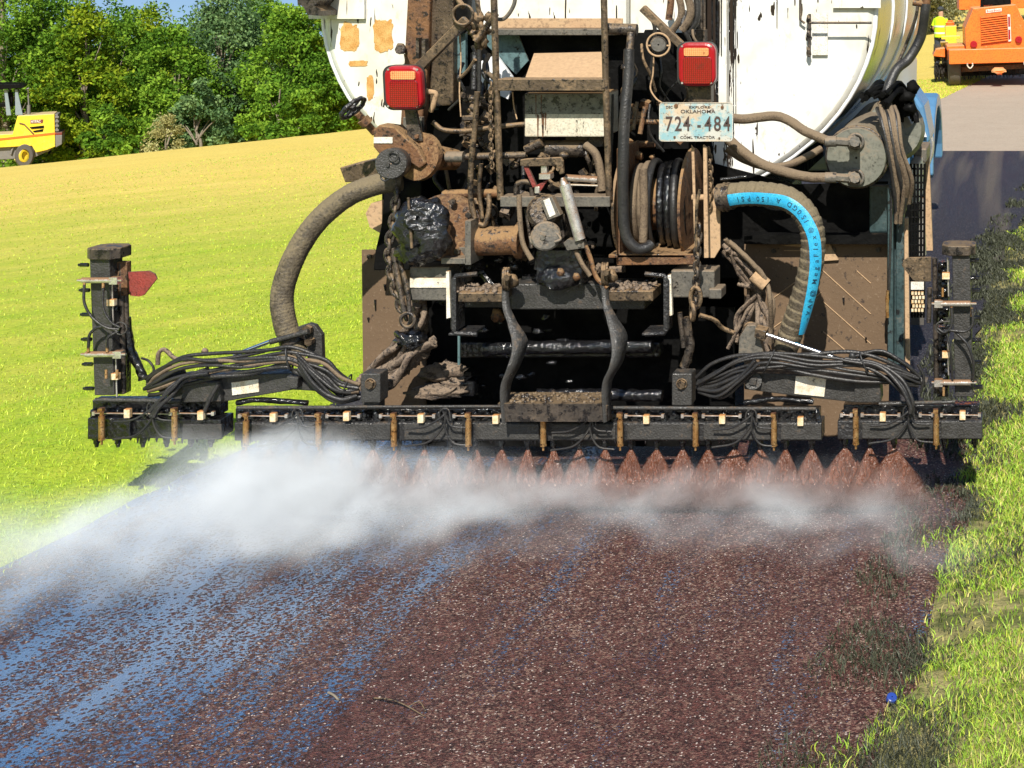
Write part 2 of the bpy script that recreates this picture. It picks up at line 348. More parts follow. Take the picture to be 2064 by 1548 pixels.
M['grime_grey'] = simple('worn_grey_paint', (.18, .17, .16), .6, .2, .4, .3)
M['cabgrey'] = simple('weathered_blue_grey_paint', (.22, .27, .30), .5, .1, .4, .2)
M['glass'] = simple('dark_glass', (.03, .04, .045), .08, 0, .8)
# ---------------------------------------------------------------- terrain
def edge_l(Y):  # left road edge X against distance Y from the camera
    return float(np.interp(Y, [-30, 0, 5.4, 6.4, 23.4, 30, 60, 200], [-6.6, -2.82, -2.13, -2.0, .12, 1.0, 5.0, 24.0]))
def edge_r(Y):
    return float(np.interp(Y, [-30, 0, 4.07, 6, 8, 10.5, 11.7, 17, 30, 60, 200], [-2.5, .9, 1.36, 1.57, 1.53, 1.58, 1.66, 2.4, 5.2, 10.0, 32.0]))
def tz(X, Y):
    l, r = edge_l(Y), edge_r(Y)
    if X < l:
        d = l - X; z = -.105 * d * min(1, d / 2.5) + .008
        if X < -6 and Y > 36: z -= min((Y - 36) * .10, 3.2) * min(1, (-6 - X) / 6)
        z += .05 * noise.noise(Vector((X * .25, Y * .25, 0))) * min(1, d / 2) + .02 * noise.noise(Vector((X * 1.3, Y * 1.3, 3))) * min(1, d)
        return z
    if X > r:
        d = X - r; return .012 + min(.10, d * .07) + .03 * noise.noise(Vector((X * .7, Y * .7, 1))) * min(1, d)
    return -.02
def axis(segs):
    out = []
    for a, b, n in segs: out += list(np.linspace(a, b, n, endpoint=False))
    out.append(segs[-1][1]); return out
xs = axis([(-260, -60, 20), (-60, -12, 60), (-12, -4, 40), (-4, 4, 80), (4, 12, 30), (12, 60, 24), (60, 260, 14)])
ys = axis([(-30, 2, 16), (2, 12, 80), (12, 34, 70), (34, 70, 60), (70, 300, 30), (300, 900, 8)])
V = [(x, y + CY, tz(x, y) if y < 250 else tz(x, 250)) for y in ys for x in xs]
nx = len(xs); Fc = [(j * nx + i, j * nx + i + 1, (j + 1) * nx + i + 1, (j + 1) * nx + i) for j in range(len(ys) - 1) for i in range(nx - 1)]
def m_field():
    t = NT('mown_grass_field'); sp = t.sep(t.tc)
    rowv = t.mapping((.35, 1.6, .35), rot=(0, 0, R(-12))); rows = t.noise(1.3, 4, .6, rowv); big = t.noise(.16, 3, .5); fine = t.noise(28, 5, .7); mid = t.noise(2.6, 5, .7)
    # the field is lush by the road and dries to straw up the slope
    far = t.math('ADD', t.math('SUBTRACT', t.math('MULTIPLY', sp[1], .062), .16), t.math('MULTIPLY', t.math('SUBTRACT', big, .5), 1.2))
    far = t.math('ADD', far, t.math('MULTIPLY', t.math('SUBTRACT', rows, .5), .9))
    farm = t.ramp(far, [(.0, 0.0), (1.0, 1.0)])
    near = t.mix(t.ramp(mid, [(.35, 0.0), (.65, 1.0)]), (.27, .42, .022), (.42, .50, .04)); straw = t.mix(rows, (.66, .47, .09), (.80, .62, .17))
    c = t.mix(farm, near, straw); c = t.mix(t.ramp(fine, [(.3, .55), (.6, 0.0)]), c, (.14, .18, .02))
    dot = t.ramp(t.vor(1.1), [(.0, 1.0), (.05, 0.0)]); c = t.mix(dot, c, (.25, .12, .04))
    vm = t.math('MULTIPLY', t.math('GREATER_THAN', sp[0], .9), t.math('LESS_THAN', sp[1], 5.5)); soil = t.mix(t.ramp(t.noise(9, 4, .7), [(.4, 0.0), (.6, 1.0)]), (.10, .11, .035), (.30, .26, .11)); c = t.mix(vm, c, soil)
    return t.done(c, .85, 0.0, t.bump(t.math('ADD', fine, mid), .6, .04), .2)
mb = MB(); mb.v = V; mb.f = Fc; mb.sm = [True] * len(Fc)
tag(mb.build('field', m_field()), 'mown sloping field, lime green by the road and straw yellow up the rise', 'ground', kind='structure')
def sheet(name, y0, y1, z, mat, label, n=60, wob=0.0, xl=edge_l, xr=edge_r):
    mb = MB(); vs = []; K = 9
    for i in range(n + 1):
        Y = y0 + (y1 - y0) * i / n; a = xl(Y); b = xr(Y)
        a += wob * noise.noise(Vector((Y * 1.7, 0, 0))) + wob * .5 * noise.noise(Vector((Y * 6, 3, 0))); b += wob * 2 * noise.noise(Vector((Y * 1.3, 9, 0))) + wob * noise.noise(Vector((Y * 6, 7, 0)))
        for k in range(K): vs.append((a + (b - a) * k / (K - 1), Y + CY, z))
    mb.add(vs, [(i * K + k, i * K + k + 1, (i + 1) * K + k + 1, (i + 1) * K + k) for i in range(n) for k in range(K - 1)], True)
    return tag(mb.build(name, mat), label, 'road', kind='structure')
def m_oldroad():
    t = NT('pale_gravelly_asphalt'); n = t.noise(1.4, 6, .7); f = t.noise(70, 4, .7); g = t.noise(9, 5, .7)
    c = t.mix(n, (.34, .27, .20), (.46, .38, .29)); c = t.mix(t.ramp(g, [(.55, 0.0), (.7, .5)]), c, (.24, .20, .16)); c = t.mix(t.ramp(f, [(.3, .6), (.55, 0.0)]), c, (.2, .16, .12))
    return t.done(c, .85, 0.0, t.bump(f, .5, .01), .3)
def m_darkroad():
    t = NT('tarred_chip_seal'); ch = t.vor(48); f = t.noise(90, 4, .85); n = t.noise(1.2, 5, .7, t.mapping((2.6, .3, 1), rot=(0, 0, R(-7))))
    c = t.mix(n, (.010, .011, .022), (.04, .038, .05)); c = t.mix(t.ramp(f, [(.56, 0.0), (.66, .9)]), c, (.26, .25, .27))
    trk = t.ramp(t.noise(1.0, 2, .5, t.mapping((3.2, .12, 1), rot=(0, 0, R(-7)), loc=(.4, 0, 0))), [(.52, 0.0), (.62, .8)]); c = t.mix(trk, c, (.13, .11, .09))
    return t.done(c, t.ramp(n, [(.4, .55), (.6, .8)]), 0.0, t.bump(t.math('ADD', f, ch), 1.0, .016), .3)
def m_wet():
    t = NT('freshly_sprayed_emulsion'); sp = t.sep(t.tc)
    ch = t.vor(120); f = t.noise(190, 2, .7); g = t.noise(34, 5, .75); mid = t.noise(85, 4, .75)
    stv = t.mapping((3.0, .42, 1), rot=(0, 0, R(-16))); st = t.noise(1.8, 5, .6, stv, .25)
    left = t.math('MULTIPLY', t.math('ADD', sp[0], .60), -.17)       # wet streaks with painted sky reflection are weighted to the left side of the road
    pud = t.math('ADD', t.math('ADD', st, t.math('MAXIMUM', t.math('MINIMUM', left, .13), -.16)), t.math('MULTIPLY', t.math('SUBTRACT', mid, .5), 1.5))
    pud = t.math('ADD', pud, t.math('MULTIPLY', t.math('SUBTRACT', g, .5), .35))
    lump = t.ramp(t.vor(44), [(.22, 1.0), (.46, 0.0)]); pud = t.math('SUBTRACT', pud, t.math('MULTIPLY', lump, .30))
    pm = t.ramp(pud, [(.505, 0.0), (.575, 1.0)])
    stone = t.mix(t.ramp(t.math('ADD', t.math('MULTIPLY', g, .5), t.math('MULTIPLY', mid, .5)), [(.40, 0.0), (.62, 1.0)]), (.016, .005, .006), (.19, .068, .055))
    patch = t.ramp(t.noise(1.0, 4, .65, t.mapping((1, .6, 1))), [(.38, .10), (.66, 1.0)])
    fine2 = t.noise(210, 3, .8, t.mapping((.75, 1.2, 1)))
    stone = t.mix(t.math('MULTIPLY', t.ramp(fine2, [(.55, 0.0), (.68, .9)]), patch), stone, (.46, .30, .23))
    cell = t.sep(t.vor(135, out='Color'))[0]; stone = t.mix(t.ramp(cell, [(.0, .7), (.4, 0.0)]), stone, (.014, .006, .007))
    stone = t.mix(t.math('MULTIPLY', t.ramp(cell, [(.70, 0.0), (.95, .85)]), patch), stone, (.40, .27, .20))
    stone = t.mix(t.math('GREATER_THAN', t.sep(t.vor(190, t.mapping(loc=(2, 5, 0)), out='Color'))[1], .978), stone, (.60, .50, .44))
    c = t.mix(pm, stone, (.045, .125, .27))  # blue sky reflection painted into the puddles' base colour
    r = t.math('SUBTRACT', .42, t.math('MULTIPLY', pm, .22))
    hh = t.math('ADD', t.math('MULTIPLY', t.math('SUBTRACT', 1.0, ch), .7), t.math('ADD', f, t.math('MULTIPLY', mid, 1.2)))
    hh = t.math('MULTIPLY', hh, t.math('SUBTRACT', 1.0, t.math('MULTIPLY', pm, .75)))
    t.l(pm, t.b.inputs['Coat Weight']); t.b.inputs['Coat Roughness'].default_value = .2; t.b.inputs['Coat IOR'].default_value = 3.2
    return t.done(c, r, 0.0, t.bump(hh, 1.0, .010), .25)
sheet('old_road', 15, 120, .004, m_oldroad(), 'pale gravelly road surface leading up to the orange sweeper')
sheet('tarred_road', 5.6, 17.9, .008, m_darkroad(), 'dark blue-black tarred road strip with tyre tracks beside the truck', wob=.05, xr=lambda Y: edge_r(Y) + .04)
sheet('sprayed_road', -2, 7.4, .012, m_wet(), 'freshly sprayed brown asphalt with wet streaks tinted as blue sky reflection behind the spray bar', n=120, wob=.05, xr=lambda Y: edge_r(Y) + .22)
# ---------------------------------------------------------------- grass blades
def m_blade():
    t = NT('grass_blades'); a = t.n('ShaderNodeAttribute'); a.attribute_name = 'tint'; t.done(a.outputs['Color'], .55, 0.0, None, .3); return t.m
def blades(name, n, sample, hmin, hmax, wid, label, palette, tarf=None):
    pts = []
    while len(pts) < n:
        X, Y = sample(); pts.append((X, Y, max(tz(X, Y), .013) if X > edge_l(Y) else tz(X, Y)))
    p = np.array(pts); k = len(p); lean = rng.normal(0, .55, (k, 2)); h = rng.uniform(hmin, hmax, k); ang = rng.uniform(0, math.pi, k)
    dist = np.clip(p[:, 1] / 6, .6, 4); wv = wid * dist * rng.uniform(.6, 1.3, k)
    b = np.stack([p[:, 0], p[:, 1] + CY, p[:, 2] - .004], 1); dx = np.stack([np.cos(ang) * wv, np.sin(ang) * wv, np.zeros(k)], 1)
    mid = b + np.stack([lean[:, 0] * h * .3, lean[:, 1] * h * .3, h * .6], 1); tip = b + np.stack([lean[:, 0] * h, lean[:, 1] * h, h], 1)
    v = np.stack([b - dx, b + dx, mid + dx * .8, mid - dx * .8, tip], 1).reshape(-1, 3); me = bpy.data.meshes.new(name)
    me.vertices.add(len(v)); me.vertices.foreach_set('co', v.ravel()); i5 = np.arange(k)[:, None] * 5
    me.loops.add(7 * k); me.loops.foreach_set('vertex_index', (i5 + np.array([0, 1, 2, 3, 3, 2, 4])).ravel())
    me.polygons.add(2 * k); st = (np.arange(k)[:, None] * 7 + np.array([0, 4])).ravel(); me.polygons.foreach_set('loop_start', st); me.update(calc_edges=True)
    pal = np.array(palette); ci = rng.integers(0, len(pal), k); c = pal[ci] * rng.uniform(.75, 1.25, (k, 1))
    if tarf is not None:
        tf = np.array([tarf(a, bb) for a, bb, _ in pts]); m = rng.uniform(0, 1, k) < tf; c[m] = np.array([.045, .05, .03]) * rng.uniform(.5, 1.6, (m.sum(), 1))
    cc = np.concatenate([np.clip(c, 0, 1), np.ones((k, 1))], 1); at = me.color_attributes.new('tint', 'FLOAT_COLOR', 'POINT')
    at.data.foreach_set('color', np.repeat(cc, 5, axis=0).astype(np.float32).ravel()); me.materials.append(BL)
    o = bpy.data.objects.new(name, me); COL.objects.link(o); return tag(o, label, 'grass', kind='stuff')
BL = m_blade()
def samp_right():
    while True:
        Y = 3.4 + 14 * random.random() ** 1.35; r = edge_r(Y) + .12 * noise.noise(Vector((Y * 1.5, 4, 0))) + .05 * noise.noise(Vector((Y * 7, 2, 0)))
        X = r - .30 + abs(random.gauss(0, 1)) * .8 if random.random() < .85 else r + random.random() * 3.5
        if X < r and random.random() > .85 * math.exp(-(r - X) * 5) * max(0, .8 + 2.5 * noise.noise(Vector((X * 3, Y * 2.2, 2)))) : continue
        if noise.noise(Vector((X * 2.1, Y * 2.1, 5))) < -.22 and random.random() < .8: continue
        return X, Y
def tar_right(X, Y): return max(0, min(1, (1.0 if Y < 7 else .9 if Y < 9 else 1.7) - (X - edge_r(Y) + .02) / .26 + 1.6 * noise.noise(Vector((X * 3, Y * 2, 8)))))
blades('verge_grass', 170000, samp_right, .012, .038, .0026, 'tufty bright green grass verge with tar-blackened blades along the right road edge',
       [(.20, .33, .03), (.30, .42, .045), (.42, .48, .06), (.14, .26, .025), (.26, .42, .04), (.24, .38, .035), (.45, .40, .13)], tar_right)
def samp_left():
    while True:
        Y = 4.6 + 26 * random.random() ** 1.9; l = edge_l(Y); X = l + .06 - random.expovariate(.45) if random.random() < .6 else l - random.random() * (2 + Y * .75)
        if X > l and random.random() > .2: continue
        return X, Y
blades('field_grass', 150000, samp_left, .008, .026, .0017, 'short yellow-green grass of the field along the left road edge',
       [(.30, .42, .025), (.38, .48, .035), (.44, .52, .05), (.22, .36, .02)])
# ---------------------------------------------------------------- trees
def m_leaf(name, dark, light, bright):
    t = NT(name); a = t.n('ShaderNodeAttribute'); a.attribute_name = 'tint'; f = t.sep(a.outputs['Vector'])[0]
    c = t.ramp(f, [(0.0, dark), (.5, light), (1.0, bright)]); t.done(c, .7, 0.0, None, .12)
    tr = t.n('ShaderNodeBsdfTranslucent'); t.l(c, tr.inputs[0]); mx = t.n('ShaderNodeMixShader'); mx.inputs[0].default_value = .3
    t.l(t.b.outputs[0], mx.inputs[1]); t.l(tr.outputs[0], mx.inputs[2]); t.l(mx.outputs[0], t.out.inputs[0]); return t.m
LEAF = {'green': m_leaf('green_leaves', (.02, .06, .006), (.10, .22, .018), (.26, .42, .04)),
        'yellowish': m_leaf('yellow_green_leaves', (.03, .075, .006), (.12, .22, .012), (.34, .42, .025)),
        'silver': m_leaf('grey_green_leaves', (.03, .07, .025), (.10, .19, .07), (.24, .36, .14)),
        'dusty': m_leaf('haze_paled_leaves', (.16, .17, .09), (.30, .30, .16), (.42, .42, .26)),  # distance haze painted in as paler leaf colours
        'straw': m_leaf('dry_brush_leaves', (.16, .14, .05), (.34, .32, .12), (.5, .48, .22))}
M['bark'] = simple('grey_bark', (.20, .17, .13), .9, 0, .2, .35)
def leaves_mesh(name, P3, tint, size, mat, ro):
    k = len(P3); a = rng.normal(0, 1, (k, 3)); a /= np.linalg.norm(a, axis=1)[:, None]; b = rng.normal(0, 1, (k, 3)); b -= a * (a * b).sum(1)[:, None]; b /= np.linalg.norm(b, axis=1)[:, None]
    s1 = (size * rng.uniform(.5, 1.3, k))[:, None]; s2 = s1 * .55; P3 = P3 - np.array(ro)
    v = np.stack([P3 - a * s1, P3 + b * s2, P3 + a * s1, P3 - b * s2], 1).reshape(-1, 3); me = bpy.data.meshes.new(name)
    me.vertices.add(4 * k); me.vertices.foreach_set('co', v.ravel()); me.loops.add(4 * k); me.loops.foreach_set('vertex_index', np.arange(4 * k))
    me.polygons.add(k); me.polygons.foreach_set('loop_start', np.arange(k) * 4); me.update(calc_edges=True)
    c = np.stack([tint, tint, tint, np.ones(k)], 1); at = me.color_attributes.new('tint', 'FLOAT_COLOR', 'POINT'); at.data.foreach_set('color', np.repeat(c, 4, axis=0).astype(np.float32).ravel())
    me.materials.append(mat); o = bpy.data.objects.new(name, me); COL.objects.link(o); return o
def tree(base, H, W, leaf, label, n=14000, size=.09, clumps=70, low=.05, group=None, cat='tree', name='tree'):
    base = Vector(base); t = thing(name, base, label, cat, group); D = W * .8
    # clump centres spread through an uneven crown
    C = []
    while len(C) < clumps:
        u = np.array([random.uniform(-1, 1) for _ in range(3)]); r = np.linalg.norm(u)
        if r > 1 or r < .35: continue
        z = low + (1 - low) * (u[2] * .5 + .5); wz = math.sin(math.pi * min(1, max(.12, z * .86 + .12))) ** .55
        q = 1 + .25 * noise.noise(Vector((u[0] * 2 + base.x, u[1] * 2, u[2] * 2 + H)))
        C.append((base.x + u[0] * W / 2 * wz * q, base.y + u[1] * D / 2 * wz * q, base.z + z * H * (1 if abs(u[0]) < .5 else .93), random.uniform(.25, .9)))
    tk = MB(); top = base + Vector((random.uniform(-.2, .2), 0, H * .8))
    tk.tube([base - Vector((0, 0, .3)), base + Vector((.1, 0, H * .3)), base.lerp(top, .6) + Vector((-.1, .1, 0)), top], lambda q: .018 * H * (1 - .8 * q) + .01, seg=7, n=5, rough=.2)
    for c in C[::5]:
        s_ = base.lerp(top, max(.15, min(.8, (c[2] - base.z) / H - .2))); e = Vector(c[:3]); tk.tube([s_, s_.lerp(e, .5) + Vector((0, 0, .1)), e], lambda q: .035 * (1 - q) + .008, seg=5, n=3)
    tk.build('trunk', M['bark'], t)
    Ca = np.array(C); idx = rng.integers(0, clumps, n); rad = W * .085 * rng.uniform(.7, 1.3, clumps)
    off = rng.normal(0, 1, (n, 3)); off /= np.linalg.norm(off, axis=1)[:, None]; off *= (rng.uniform(0, 1, n) ** .5)[:, None] * 1.35
    pos = Ca[idx, :3] + off * rad[idx][:, None] * np.array([1.15, 1, .85]); pos[:, 2] = np.maximum(pos[:, 2], base.z + .05)
    tint = np.clip(Ca[idx, 3] + rng.normal(0, .18, n), 0, 1)
    o = leaves_mesh('crown', pos, tint, size, LEAF[leaf], base); o.parent = t; return t
G = 'trees beyond the field'
def at(px, y, dz=0.0):
    X = CX + (px - UX) * (y - CY) / F; return Vector((X, y, tz(X, y - CY) + dz))
TR = [  # px, y, top py, width m, leaf, label
    (8, 50, -110, 4.6, 'green', 'tall leafy green tree directly behind the yellow roller canopy'),
    (88, 52, -60, 4.2, 'green', 'tall dark green tree with a ragged top beside the yellow roller'),
    (168, 50, 18, 3.4, 'yellowish', 'yellow-tinged tree next to the tall dark green ones'),
    (232, 56, 22, 4.0, 'green', 'mid-height green tree under the strip of open sky'),
    (300, 58, 22, 4.0, 'yellowish', 'yellow-green round-topped tree next to the grey-green poplar'),
    (352, 51, 60, 3.4, 'green', 'bright green tree directly above the dry brush'),
    (452, 53, -26, 4.4, 'silver', 'tall grey-green poplar standing highest in the middle of the tree line'),
    (520, 58, -20, 3.6, 'green', 'dark green tree close behind the grey-green poplar'),
    (590, 52, 18, 3.6, 'green', 'green tree just outside the rim of the white tank'),
    (650, 54, 22, 3.8, 'yellowish', 'yellow-green tree partly hidden by the rim of the white tank'),
    (720, 56, 10, 4.0, 'green', 'green tree behind the white tank end'),
    (40, 60, 10, 5.0, 'green', 'deep green tree filling the gap behind the two tall trees by the roller'),
    (130, 61, 20, 4.6, 'green', 'deep green tree set back behind the yellow-tinged tree'),
    (270, 63, 26, 4.8, 'green', 'deep green tree set back behind the round-topped trees'),
    (390, 62, 14, 5.0, 'green', 'deep green tree set back between the dry brush and the poplar'),
    (555, 63, 14, 5.0, 'green', 'deep green tree set back near the white tank'),
    (215, 47, 215, 2.0, 'green', 'low leafy bush at the field edge between the roller and the dry brush'),
    (172, 51, 170, 2.2, 'green', 'round green bush close to the roller'),
    (400, 49, 170, 2.4, 'silver', 'grey-green bush between the dry brush and the poplar'),
    (560, 49, 150, 2.6, 'green', 'low green bush at the foot of the trees near the tank')]
for i, (px, y, ty, wd, lf, lab) in enumerate(TR):
    b = at(px, y); H = P(px, ty, y).z - b.z
    tree(b, H * 1.04, wd * 1.15, lf, lab, n=19000 if H > 4 else 7000, size=.085, clumps=110 if H > 4 else 34, group=G, low=.02)
tree(at(332, 47.5), 2.1, 2.6, 'straw', 'pale dry straw-coloured brush at the field edge', n=4000, size=.05, clumps=26, cat='shrub', name='shrub')
for px, y, ty, wd, lab in ((1815, 66, -160, 7, 'tall haze-paled tree seen between the tank rim and the worker'), (1880, 72, -180, 7, 'tree painted hazy pale behind the worker in the lime vest'),
                           (1990, 85, -260, 9, 'haze-paled tree high behind the orange sweeper'), (2090, 78, -240, 8, 'haze-paled tree beyond the verge side of the sweeper'), (1700, 75, -160, 8, 'haze-paled tree hidden behind the tank')):
    b = at(px, y); tree(b, P(px, ty, y).z - b.z, wd, 'dusty', lab, n=14000, size=.13, clumps=80, group='haze-paled trees behind the sweeper', low=.02)
# ================================================================ the asphalt distributor truck
T = thing('distributor_truck', (-.15, 2.5, .012), 'white asphalt tank truck seen from behind, tar-covered spray bar across its tail, wings folded up', 'truck')
def part(name, mat, fn, parent=None, bevel=0.0, label=None):
    mb = MB(); fn(mb); return mb.build(name, M[mat] if isinstance(mat, str) else mat, parent or T, bevel, label=label)
TY = .6                                             # plane of the tank's rear head
tc_ = P(1207, 20, TY); ra, rb = 563 * S(TY), 418 * S(TY)
def ell(k, y, n=72, dz=0): return [Vector((tc_.x + ra * k * math.sin(2 * math.pi * i / n), y, tc_.z + rb * k * math.cos(2 * math.pi * i / n))) for i in range(n)]
def loft(mb, rings, cap0=True, cap1=True):
    n = len(rings[0]); vs = [v for r_ in rings for v in r_]
    mb.add(vs, [(i * n + k, i * n + (k + 1) % n, (i + 1) * n + (k + 1) % n, (i + 1) * n + k) for i in range(len(rings) - 1) for k in range(n)], True)
    if cap0: mb.add(rings[0], [tuple(range(n))])
    if cap1: mb.add(rings[-1], [tuple(range(n - 1, -1, -1))])
tank = part('tank', 'mirror', lambda m: loft(m, [ell(.995, TY + .03), ell(1, TY + .06), ell(1, TY + 3.75), ell(.97, TY + 3.8), ell(.8, TY + 3.95)], False))
def head(m): loft(m, [ell(.965, TY - .012), ell(.985, TY + .0), ell(.99, TY + .04)], True, False)
hd = part('tank_head', 'tankwhite', head, tank)
def rim(m):
    p = ell(.992, TY + .012); m.tube(p + p[:1], .011, seg=8, spline=False)
    for yy in (1.35, 2.2, 3.1, 4.0): p = ell(1.003, yy); m.tube(p + p[:1], .008, seg=6, spline=False)
part('rim', 'cabwhite', rim, tank)
# corner cover plates screwed on the head
def cov(m): m.pbox(622, -60, 734, 38, TY - .035, .016)
part('cover_plate', 'tankwhite', cov, tank)
part('cover_plate', 'tankwhite', lambda m: m.pbox(1679, -60, 1775, 16, TY - .035, .016), tank)
for x0, y0, x1, y1 in ((1637, 26, 1668, 111),): part('hinge_plate', 'white', lambda m: m.pbox(x0, y0, x1, y1, TY - .03, .014), tank)
def latch(m):
    m.ptube([(1613, -40), (1613, 40), (1622, 47)], .006, TY - .04, spline=False); m.ptube([(1632, 28), (1631, 115)], .007, TY - .05, spline=False); m.ptube([(1632, 46), (1757, 46)], .0055, TY - .09, spline=False)
    for y in (40, 70, 105): m.blob(P(1630, y, TY - .05), (.012, .012, .02), .6, 1)
part('latch_rod', 'iron', latch, tank)
def blotch(m, cx, cy, rx, ry, seed):
    n = 64; A = []
    for i in range(n):
        a = 2 * math.pi * i / n; q = 1 + .26 * noise.noise(Vector((math.cos(a) * 2.3, math.sin(a) * 2.3, seed * 3.7))) + .10 * noise.noise(Vector((math.cos(a) * 9, math.sin(a) * 9, seed * 1.7)))
        ex = abs(math.cos(a)) ** .55 * math.copysign(1, math.cos(a)); ey = abs(math.sin(a)) ** .55 * math.copysign(1, math.sin(a)); A.append((cx + rx * q * ex, cy + ry * q * ey))
    m.prism(A, TY - .0145, .001)
for i, (cx, cy, rx, ry) in enumerate(((704, 75, 19, 28), (772, 71, 20, 33), (722, 128, 18, 6), (746, 177, 7, 23))):
    part('rust_patch', 'rustpatch', lambda m: blotch(m, cx, cy, rx, ry, i), tank)
rr_ = random.Random(31)
for i in range(22):
    x_ = 1400 + 84 * rr_.random() ** 1.4 if i < 17 else rr_.uniform(1490, 1650); y0_ = -60 if i < 17 else rr_.uniform(-60, 60); y1_ = rr_.uniform(70, 300) if i < 17 else y0_ + rr_.uniform(20, 70); w_ = rr_.uniform(.8, 2.8)
    part('tar_run', 'tar', lambda m: m.prism([(x_ - w_, y0_), (x_ + w_, y0_), (x_ + w_ * .8 + rr_.uniform(-1, 1), (y0_ + y1_) / 2), (x_ + w_ * .5, y1_ - 3), (x_, y1_), (x_ - w_ * .6, y1_ - 4), (x_ - w_ * .7, (y0_ + y1_) / 2)], TY - .0155, .002), tank)
def catwalk(m):
    m.prism([(594, -60), (642, -60), (642, 2), (634, 12), (648, 22), (648, 32), (620, 30), (612, 14), (600, 8)], .42, .35); m.pbox(590, -60, 650, -8, .4, .5)
part('walkway_bracket', 'iron', catwalk)
# flat black plate painting in the shade behind the pumps; then the chassis
part('recess_shade_plate', 'dark', lambda m: m.prism([(868, 66), (1402, 66), (1440, 330), (1600, 372), (1790, 366), (1790, 560), (1400, 560), (1400, 640), (850, 640), (770, 520), (770, 360), (806, 300)], TY - .03, .012))
part('top_door', 'tankwhite', lambda m: (m.pbox(1003, -60, 1262, 55, TY - .10, .06)), bevel=.004)
part('door_sill', 'grey', lambda m: (m.pbox(985, 58, 1262, 71, TY - .16, .12)), bevel=.003)
part('sill_strip', 'tan', lambda m: (m.pbox(1004, 37, 1255, 56, TY - .108, .006)))
part('side_panel', 'teal', lambda m: m.pbox(912, 66, 938, 148, TY - .10, .03), bevel=.003)
part('side_panel', 'teal', lambda m: m.pbox(858, 128, 880, 222, TY - .10, .03), bevel=.003)
part('side_panel', 'cabwhite', lambda m: m.prism([(965, 125), (1000, 110), (1036, 160), (1024, 200), (972, 176)], TY - .10, .02))
part('slanted_panel', 'teal', lambda m: m.prism([(960, 70), (1045, 70), (1065, 122), (1040, 150)], TY - .07, .01))
def chassis(m):
    for px in (1010, 1390): m.box((P(px, 500, .7).x, 3.2, 1.0), (.09, 5.2, .26)); m.cut()
    m.box((-.15, 1.7, .55), (2.0, .16, .16)); m.cut(); m.box((-.15, 1.15, .72), (1.6, .1, .7)); m.cut(); m.box((-.15, 6.0, .6), (1.8, .14, .14))
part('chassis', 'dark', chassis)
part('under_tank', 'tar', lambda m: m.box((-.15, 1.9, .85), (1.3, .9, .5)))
part('under_shade_plate', 'dark', lambda m: m.pbox(905, 610, 1345, 830, .62, .05))  # black sheet added to show shade instead of bright ground beyond
def dual(m, x, y):
    for dx in (0, .29): m.lathe((x + dx - .13, y, .512), (x + dx + .13, y, .512), [(0, .28), (0, .46), (.08, .49), (.25, .5), (.5, .505), (.75, .5), (.92, .49), (1, .46), (1, .28)], 36)
def hub(m, x, y): m.lathe((x - .1, y, .512), (x + .36, y, .512), [(0, .02), (0, .27), (.1, .285), (.9, .285), (1, .27), (1, .02)], 24)
for x in (-1.16, .60):
    wh = part('wheel', 'tyre', lambda m: dual(m, x, 1.75)); part('rim', 'grime_grey', lambda m: hub(m, x, 1.75), wh)
for x in (-1.14, .82):
    def fw(m): m.lathe((x - .14, 6.3, .512), (x + .14, 6.3, .512), [(0, .28), (0, .46), (.08, .49), (.5, .505), (.92, .49), (1, .46), (1, .28)], 36)
    wh = part('wheel', 'tyre', fw); part('rim', 'grime_grey', lambda m: m.lathe((x - .12, 6.3, .512), (x + .13, 6.3, .512), [(0, .02), (0, .27), (1, .28), (1, .02)], 24), wh)
# cab ahead of the tank
def cab(m):
    A = [Vector((x, y, z)) for y, x, z in ((4.9, -1.25, .75), (7.4, -1.25, .75), (7.6, -1.25, 1.5), (6.5, -1.25, 1.75), (6.2, -1.25, 2.65), (4.9, -1.25, 2.7))]
    m.wprism(A, (2.05, 0, 0))
cb = part('cab', 'cabwhite', cab, bevel=.06)
part('rear_window', 'glass', lambda m: m.box((-.2, 4.89, 2.2), (1.2, .03, .5)), cb)
def fender(m):
    A = []
    for i in range(13):
        a = math.pi * i / 12; A.append(Vector((.72, 6.3 - .72 * math.cos(a), .62 + .62 * math.sin(a))))
    for i in range(12, -1, -1):
        a = math.pi * i / 12; A.append(Vector((.72, 6.3 - .62 * math.cos(a), .58 + .54 * math.sin(a))))
    m.wprism(A, (.36, 0, 0))
part('fender', 'blue_white', fender, bevel=.02)
# saddle box and tall slim stack on the truck's right flank, seen edge on past the flap
part('fuel_tank', 'blue_white', lambda m: m.lathe((.80, 3.6, .95), (.80, 5.2, .95), [(0, .05), (0, .28), (.05, .31), (.95, .31), (1, .28), (1, .05)], 28))
part('fuel_tank_band', 'chrome', lambda m: [(m.ring((.80, y, .95), .318, .014), m.cut()) for y in (3.8, 4.3, 4.9)])
def flank(m): m.wprism([P(1836, 176, 3.2), P(1862, 214, 3.2), P(1874, 275, 3.2), P(1874, 292, 3.2), P(1840, 292, 3.2)], (0, .5, 0))
part('flank_cover', 'blue_white', flank, bevel=.03)
part('flank_cover_end', 'cabwhite', lambda m: m.prism([(1849, 228), (1852, 228), (1868, 276), (1842, 276)], 3.17, .02))
part('flank_box', 'grey', lambda m: m.pbox(1841, 299, 1868, 328, 1.6, .3), bevel=.01)
part('flank_box', 'white', lambda m: m.pbox(1832, 330, 1852, 412, 1.3, .3), bevel=.01)
part('flank_post', 'tan', lambda m: m.prism([(1864, 300), (1872, 300), (1880, 505), (1864, 505)], 1.9, .05))
part('flank_post', 'chrome', lambda m: m.prism([(1853, 400), (1862, 400), (1866, 515), (1848, 515)], 1.6, .05), label='tarnished silver flank post')
